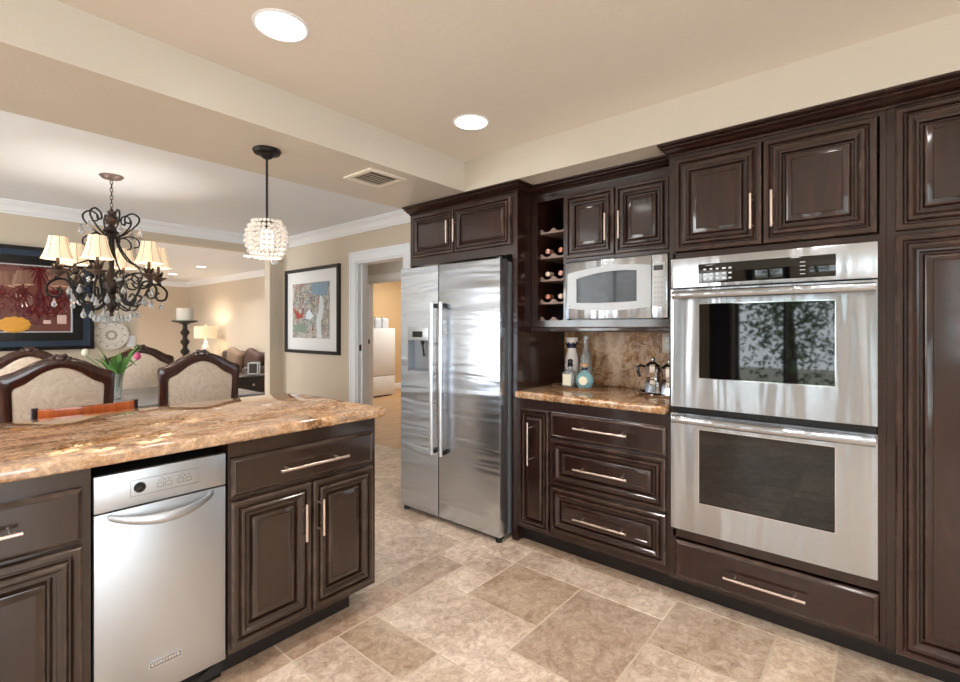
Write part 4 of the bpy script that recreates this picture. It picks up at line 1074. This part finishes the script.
# plate and light switch
pl_ = empty('wall_plate', (1.338, 6.139, 1.21), 0, 'round white decorative plate on the wall right of the framed display', 'plate')
MB().lathe([(0.09, 0.0), (0.12, 0.006), (0.18, 0.022), (0.183, 0.026), (0.178, 0.026), (0.12, 0.011), (0.0, 0.008)], M=Matrix.Rotation(PI/2, 4, 'X'), n=40).build('plate_body', mat('ivory_china', (228, 220, 208), 0.2), pl_)
PB = mat('plate_pattern', (170, 160, 152), 0.4)
mb = MB()
for r_, t_ in ((0.168, 0.0225), (0.118, 0.0125)):
    mb.tube([(r_*math.cos(2*PI*i/40), -t_, r_*math.sin(2*PI*i/40)) for i in range(41)], 0.0022, 5, False)
for q in range(10):
    a = 2*PI*q/10; mb.ball((0.145*math.cos(a), -0.0185, 0.145*math.sin(a)), 0.014, 8, 5, (1, 0.15, 1))
    mb.ball((0.05*math.cos(a), -0.0108, 0.05*math.sin(a)), 0.017, 8, 5, (1, 0.12, 1))
mb.build('painted_pattern', PB, pl_); pl_.scale = (0.81, 0.81, 0.81)
sw = empty('light_switch', (1.512, 6.139, 1.145), 0, 'white light switch right of the wall plate', 'switch')
MB().box(-0.038, 0.038, -0.006, 0, -0.058, 0.058, 0.002).build('plate', WHITE, sw); MB().box(-0.012, 0.012, -0.010, -0.006, -0.028, 0.028, 0.001).build('toggle', WHITE, sw)
sm = tag(MB().lathe([(0.0, 0), (0.045, 0.0), (0.05, 0.01), (0.045, 0.03), (0.03, 0.036), (0, 0.037)], M=Matrix.Translation((3.075, 6.139, 2.16)) @ Matrix.Rotation(PI/2, 4, 'X'), n=24).build('motion_sensor', WHITE), 'round white sensor high on the corner column', 'sensor')

# tall candle stand
cs = empty('candle_holder', (1.855, 5.62, 0), 0, 'tall dark turned candle holder standing behind the dining table', 'candle holder')
prof = [(0.14, 0.0), (0.14, 0.015), (0.06, 0.04), (0.03, 0.08)]
z = 0.10
while z < 1.30: prof += [(0.022, z), (0.042, z+0.03), (0.044, z+0.045), (0.022, z+0.075)]; z += 0.10
prof += [(0.02, 1.315), (0.05, 1.335), (0.115, 1.352), (0.122, 1.362), (0.10, 1.358), (0.0, 1.356)]
MB().lathe(prof, n=24).build('stand', mat('dark_carved_wood', (52, 44, 38), 0.4), cs)
tag(MB().lathe([(0.078, 0), (0.080, 0.004), (0.080, 0.125), (0.074, 0.130), (0.0, 0.122)], (1.855, 5.62, 1.3625), 28).build('pillar_candle', mat('ivory_wax', (238, 230, 216), 0.5, Subsurface_Weight=0.2)), 'thick ivory pillar candle on the tall dark holder', 'candle')

# ---------------------------------------------------------------- living room
LEATH = mat('brown_leather', (56, 37, 29), 0.4); PIL1 = mat('taupe_pillow', (128, 104, 84), 0.8); PIL2 = mat('brown_velvet', (76, 52, 42), 0.7)
so = empty('sofa', (4.57, 8.2, 0), PI/2, 'brown leather sofa against the living room wall', 'sofa')   # local x -> +Y, local -y -> ... 
SL = 2.7
MB().box(0, SL, 0.02, 0.28, 0.10, 0.81, 0.06, 3).build('backrest', LEATH, so)
MB().box(0, SL, 0.28, 0.95, 0.08, 0.30, 0.03, 3).build('base', LEATH, so)
for q in range(3): MB().box(0.22+q*0.755, 0.22+(q+1)*0.755-0.01, 0.285, 0.96, 0.305, 0.46, 0.05, 3).build('seat_cushion', LEATH, so)
for x in (0, SL-0.21): MB().box(x, x+0.21, 0.02, 0.95, 0.09, 0.62, 0.07, 3).build('armrest', LEATH, so)
for i, (x, m_, lb2) in enumerate(((1.55, PIL1, 'taupe patterned pillow on the sofa nearer the lamp'), (0.75, PIL2, 'brown velvet pillow on the sofa nearer the column'))):
    p = MB().box(-0.27, 0.27, -0.09, 0.09, -0.20, 0.20, 0.085, 4).build('pillow', m_)
    p.location = (4.57-0.46, 8.2+x, 0.67); p.rotation_euler = (0.0, -0.25, PI/2); tag(p, lb2, 'pillow', 'pillows on the sofa')
et = empty('end_table', (3.08, 7.30, 0), 0, 'black end table with a small silver knob seen right of the dining chair', 'table')
EBL = mat('black_table_wood', (24, 20, 20), 0.3)
MB().box(-0.03, 0.53, -0.03, 0.53, 0.53, 0.56, 0.005).build('table_top', EBL, et)
MB().box(0.0, 0.50, 0.0, 0.50, 0.001, 0.5295).build('body', EBL, et)
d_ = MB().panel(0.03, 0.47, 0.34, 0.51, [(0, 0.01), (0.02, 0.014), (0.03, 0.010)]).build('drawer', EBL, et)
MB().ball((0.25, -0.026, 0.43), 0.018).build('knob', NICKEL, d_)
for i, (x, y, rz, lb2) in enumerate(((3.42, 7.50, -0.5, 'silver picture frame leaning at the front of the end table'), (3.50, 7.60, -0.5, 'silver picture frame behind the other on the end table'))):
    f = empty('picture_frame', (x, y, 0.5602), rz, lb2, 'picture frame', 'frames on the end table')
    MT = Matrix.Rotation(-0.25, 4, 'X')
    mb = MB()
    for a in ((-0.075, 0.075, 0.004, 0.022), (-0.075, 0.075, 0.172, 0.190), (-0.075, -0.057, 0.022, 0.172), (0.057, 0.075, 0.022, 0.172)): mb.box(a[0], a[1], -0.008, 0.008, a[2], a[3], 0.002, M=MT)
    mb.build('frame', SILVER, f); MB().box(-0.06, 0.06, -0.003, 0.005, 0.02, 0.174, M=MT).build('photo', mat('dark_photo', (70, 66, 64), 0.2), f)
lt = empty('lamp_table', (4.0, 11.35, 0), 0, 'dark table under the living room lamp', 'table')
MB().box(0, 0.55, 0, 0.55, 0.60, 0.64, 0.006).build('table_top', EBL, lt)
for x in (0.04, 0.51):
    for y in (0.04, 0.51): MB().box(x-0.02, x+0.02, y-0.02, y+0.02, 0.001, 0.5995).build('leg', EBL, lt)
tl = empty('table_lamp', (4.24, 11.6, 0.6405), 0, 'lit table lamp with a cream drum shade by the sofa', 'lamp')
MB().lathe([(0.09, 0), (0.09, 0.02), (0.03, 0.04), (0.06, 0.10), (0.085, 0.18), (0.06, 0.26), (0.03, 0.30), (0.045, 0.33), (0.012, 0.36), (0.012, 0.44)], n=24).build('base', mat('white_lamp_base', (226, 222, 216), 0.25), tl)
mb = MB(); mb.lathe([(0.225, 0.42), (0.225, 0.68), (0.222, 0.68), (0.222, 0.42)], n=36); 
mb.bm.faces.ensure_lookup_table()
bmesh.ops.delete(mb.bm, geom=[f for f in mb.bm.faces if len(f.verts) > 4], context='FACES')
mb.build('lamp_shade', emis('table_lamp_shade', (232, 206, 168), 0.32), tl)
MB().cyl((0, 0, 0.44), (0, 0, 0.70), 0.005).ball((0, 0, 0.71), 0.02).build('finial', NICKEL, tl)
L = bpy.data.lights.new('table_lamp_bulb', 'POINT'); L.energy = 10; L.color = (1, 0.82, 0.58); L.shadow_soft_size = 0.04
lo = bpy.data.objects.new('table_lamp_bulb', L); COL.objects.link(lo); lo.location = (0, 0, 0.56); lo.parent = tl

# ---------------------------------------------------------------- utility room
uf = empty('upright_freezer', (5.25, 7.15, 0.004), 0, 'white upright freezer seen through the doorway', 'freezer')
MB().box(0, 0.71, 0.03, 0.70, 0.02, 1.275, 0.01).build('body', WHITE, uf)
MB().box(0, 0.71, 0, 0.03, 0.395, 1.275, 0.008).build('door', WHITE, uf); MB().box(0, 0.71, 0, 0.03, 0.03, 0.385, 0.008).build('drawer', WHITE, uf)
MB().box(0.02, 0.66, 0.04, 0.60, 0.0, 0.02).build('plinth', BLACK, uf)
for i, (x, m_) in enumerate(((0.44, SILVER), (0.61, SILVER))):
    o = MB().box(-0.075, 0.075, -0.1, 0.1, 0, 0.19, 0.03, 3).lathe([(0.03, 0.19), (0.03, 0.215), (0, 0.216)], n=14).build('storage_jar', mat('frosted_grey', (198, 200, 206), 0.3), None)
    o.location = (5.25+x, 7.40, 1.2795); tag(o, '%s grey storage jar standing on the white freezer' % ('left' if i == 0 else 'right'), 'jar', 'jars on the freezer')

# ---------------------------------------------------------------- garden outside the windows
struct('ground', MB().box(-14, XL-0.16, -9, 18, -0.15, -0.05), mat('patio_ground', (150, 148, 130), 0.8), 0)
BARK = mat('bark', (80, 64, 52), 0.8); LF = mat('garden_leaf', (84, 110, 62), 0.6)
rg = random.Random(9)
for i in range(5):
    y = (-4.2, -1.3, 1.35, 4.3, 7.4)[i]; x = -5.4-rg.uniform(0, 0.8)
    e = empty('garden_tree', (x, y, -0.05), 0, 'tree in the garden seen reflected in the oven glass', 'tree', 'garden trees outside')
    MB().tube([(0, 0, 0), (0.05, 0.03, 1.2), (-0.04, 0.1, 2.6), (0.1, 0.0, 4.0)], [0.12, 0.09, 0.07, 0.03], 8).build('trunk', BARK, e)
    mb = MB()
    for q in range(2600):
        v = Vector((rg.gauss(0, 0.45), rg.gauss(0, 0.5), 1.75+rg.gauss(0, 0.75))); s_ = rg.uniform(0.03, 0.075)
        u1 = Vector((rg.uniform(-1, 1), rg.uniform(-1, 1), rg.uniform(-1, 1))).normalized(); u2 = u1.orthogonal().normalized()
        mb.bm.faces.new([mb.bm.verts.new(v+u1*s_), mb.bm.verts.new(v+u2*s_*0.5), mb.bm.verts.new(v-u1*s_), mb.bm.verts.new(v-u2*s_*0.5)])
    mb.build('foliage', LF, e, 0)

# unseen dark curtains added beside the kitchen window to streak the steel's reflections
STREAK_CURT = mat('brown_streak_curtain', (70, 54, 46), 0.8)
for i, (y0, y1, lbl) in enumerate(((0.20, 0.40, 'brown curtain added for oven streaks, near side of the garden window'), (1.64, 1.92, 'brown curtain added for oven streaks, far side of the garden window'))):
    pts = []; n = 40
    for k in range(n+1): pts.append((XL+0.09+0.025*math.sin(k*1.3), y0+(y1-y0)*k/n))
    poly = pts+[(p[0]-0.004, p[1]) for p in reversed(pts)]
    tag(MB().prism(poly, 0.02, 2.25, 'xy').build('curtain', STREAK_CURT), lbl, 'curtain', 'curtains added at the garden window')
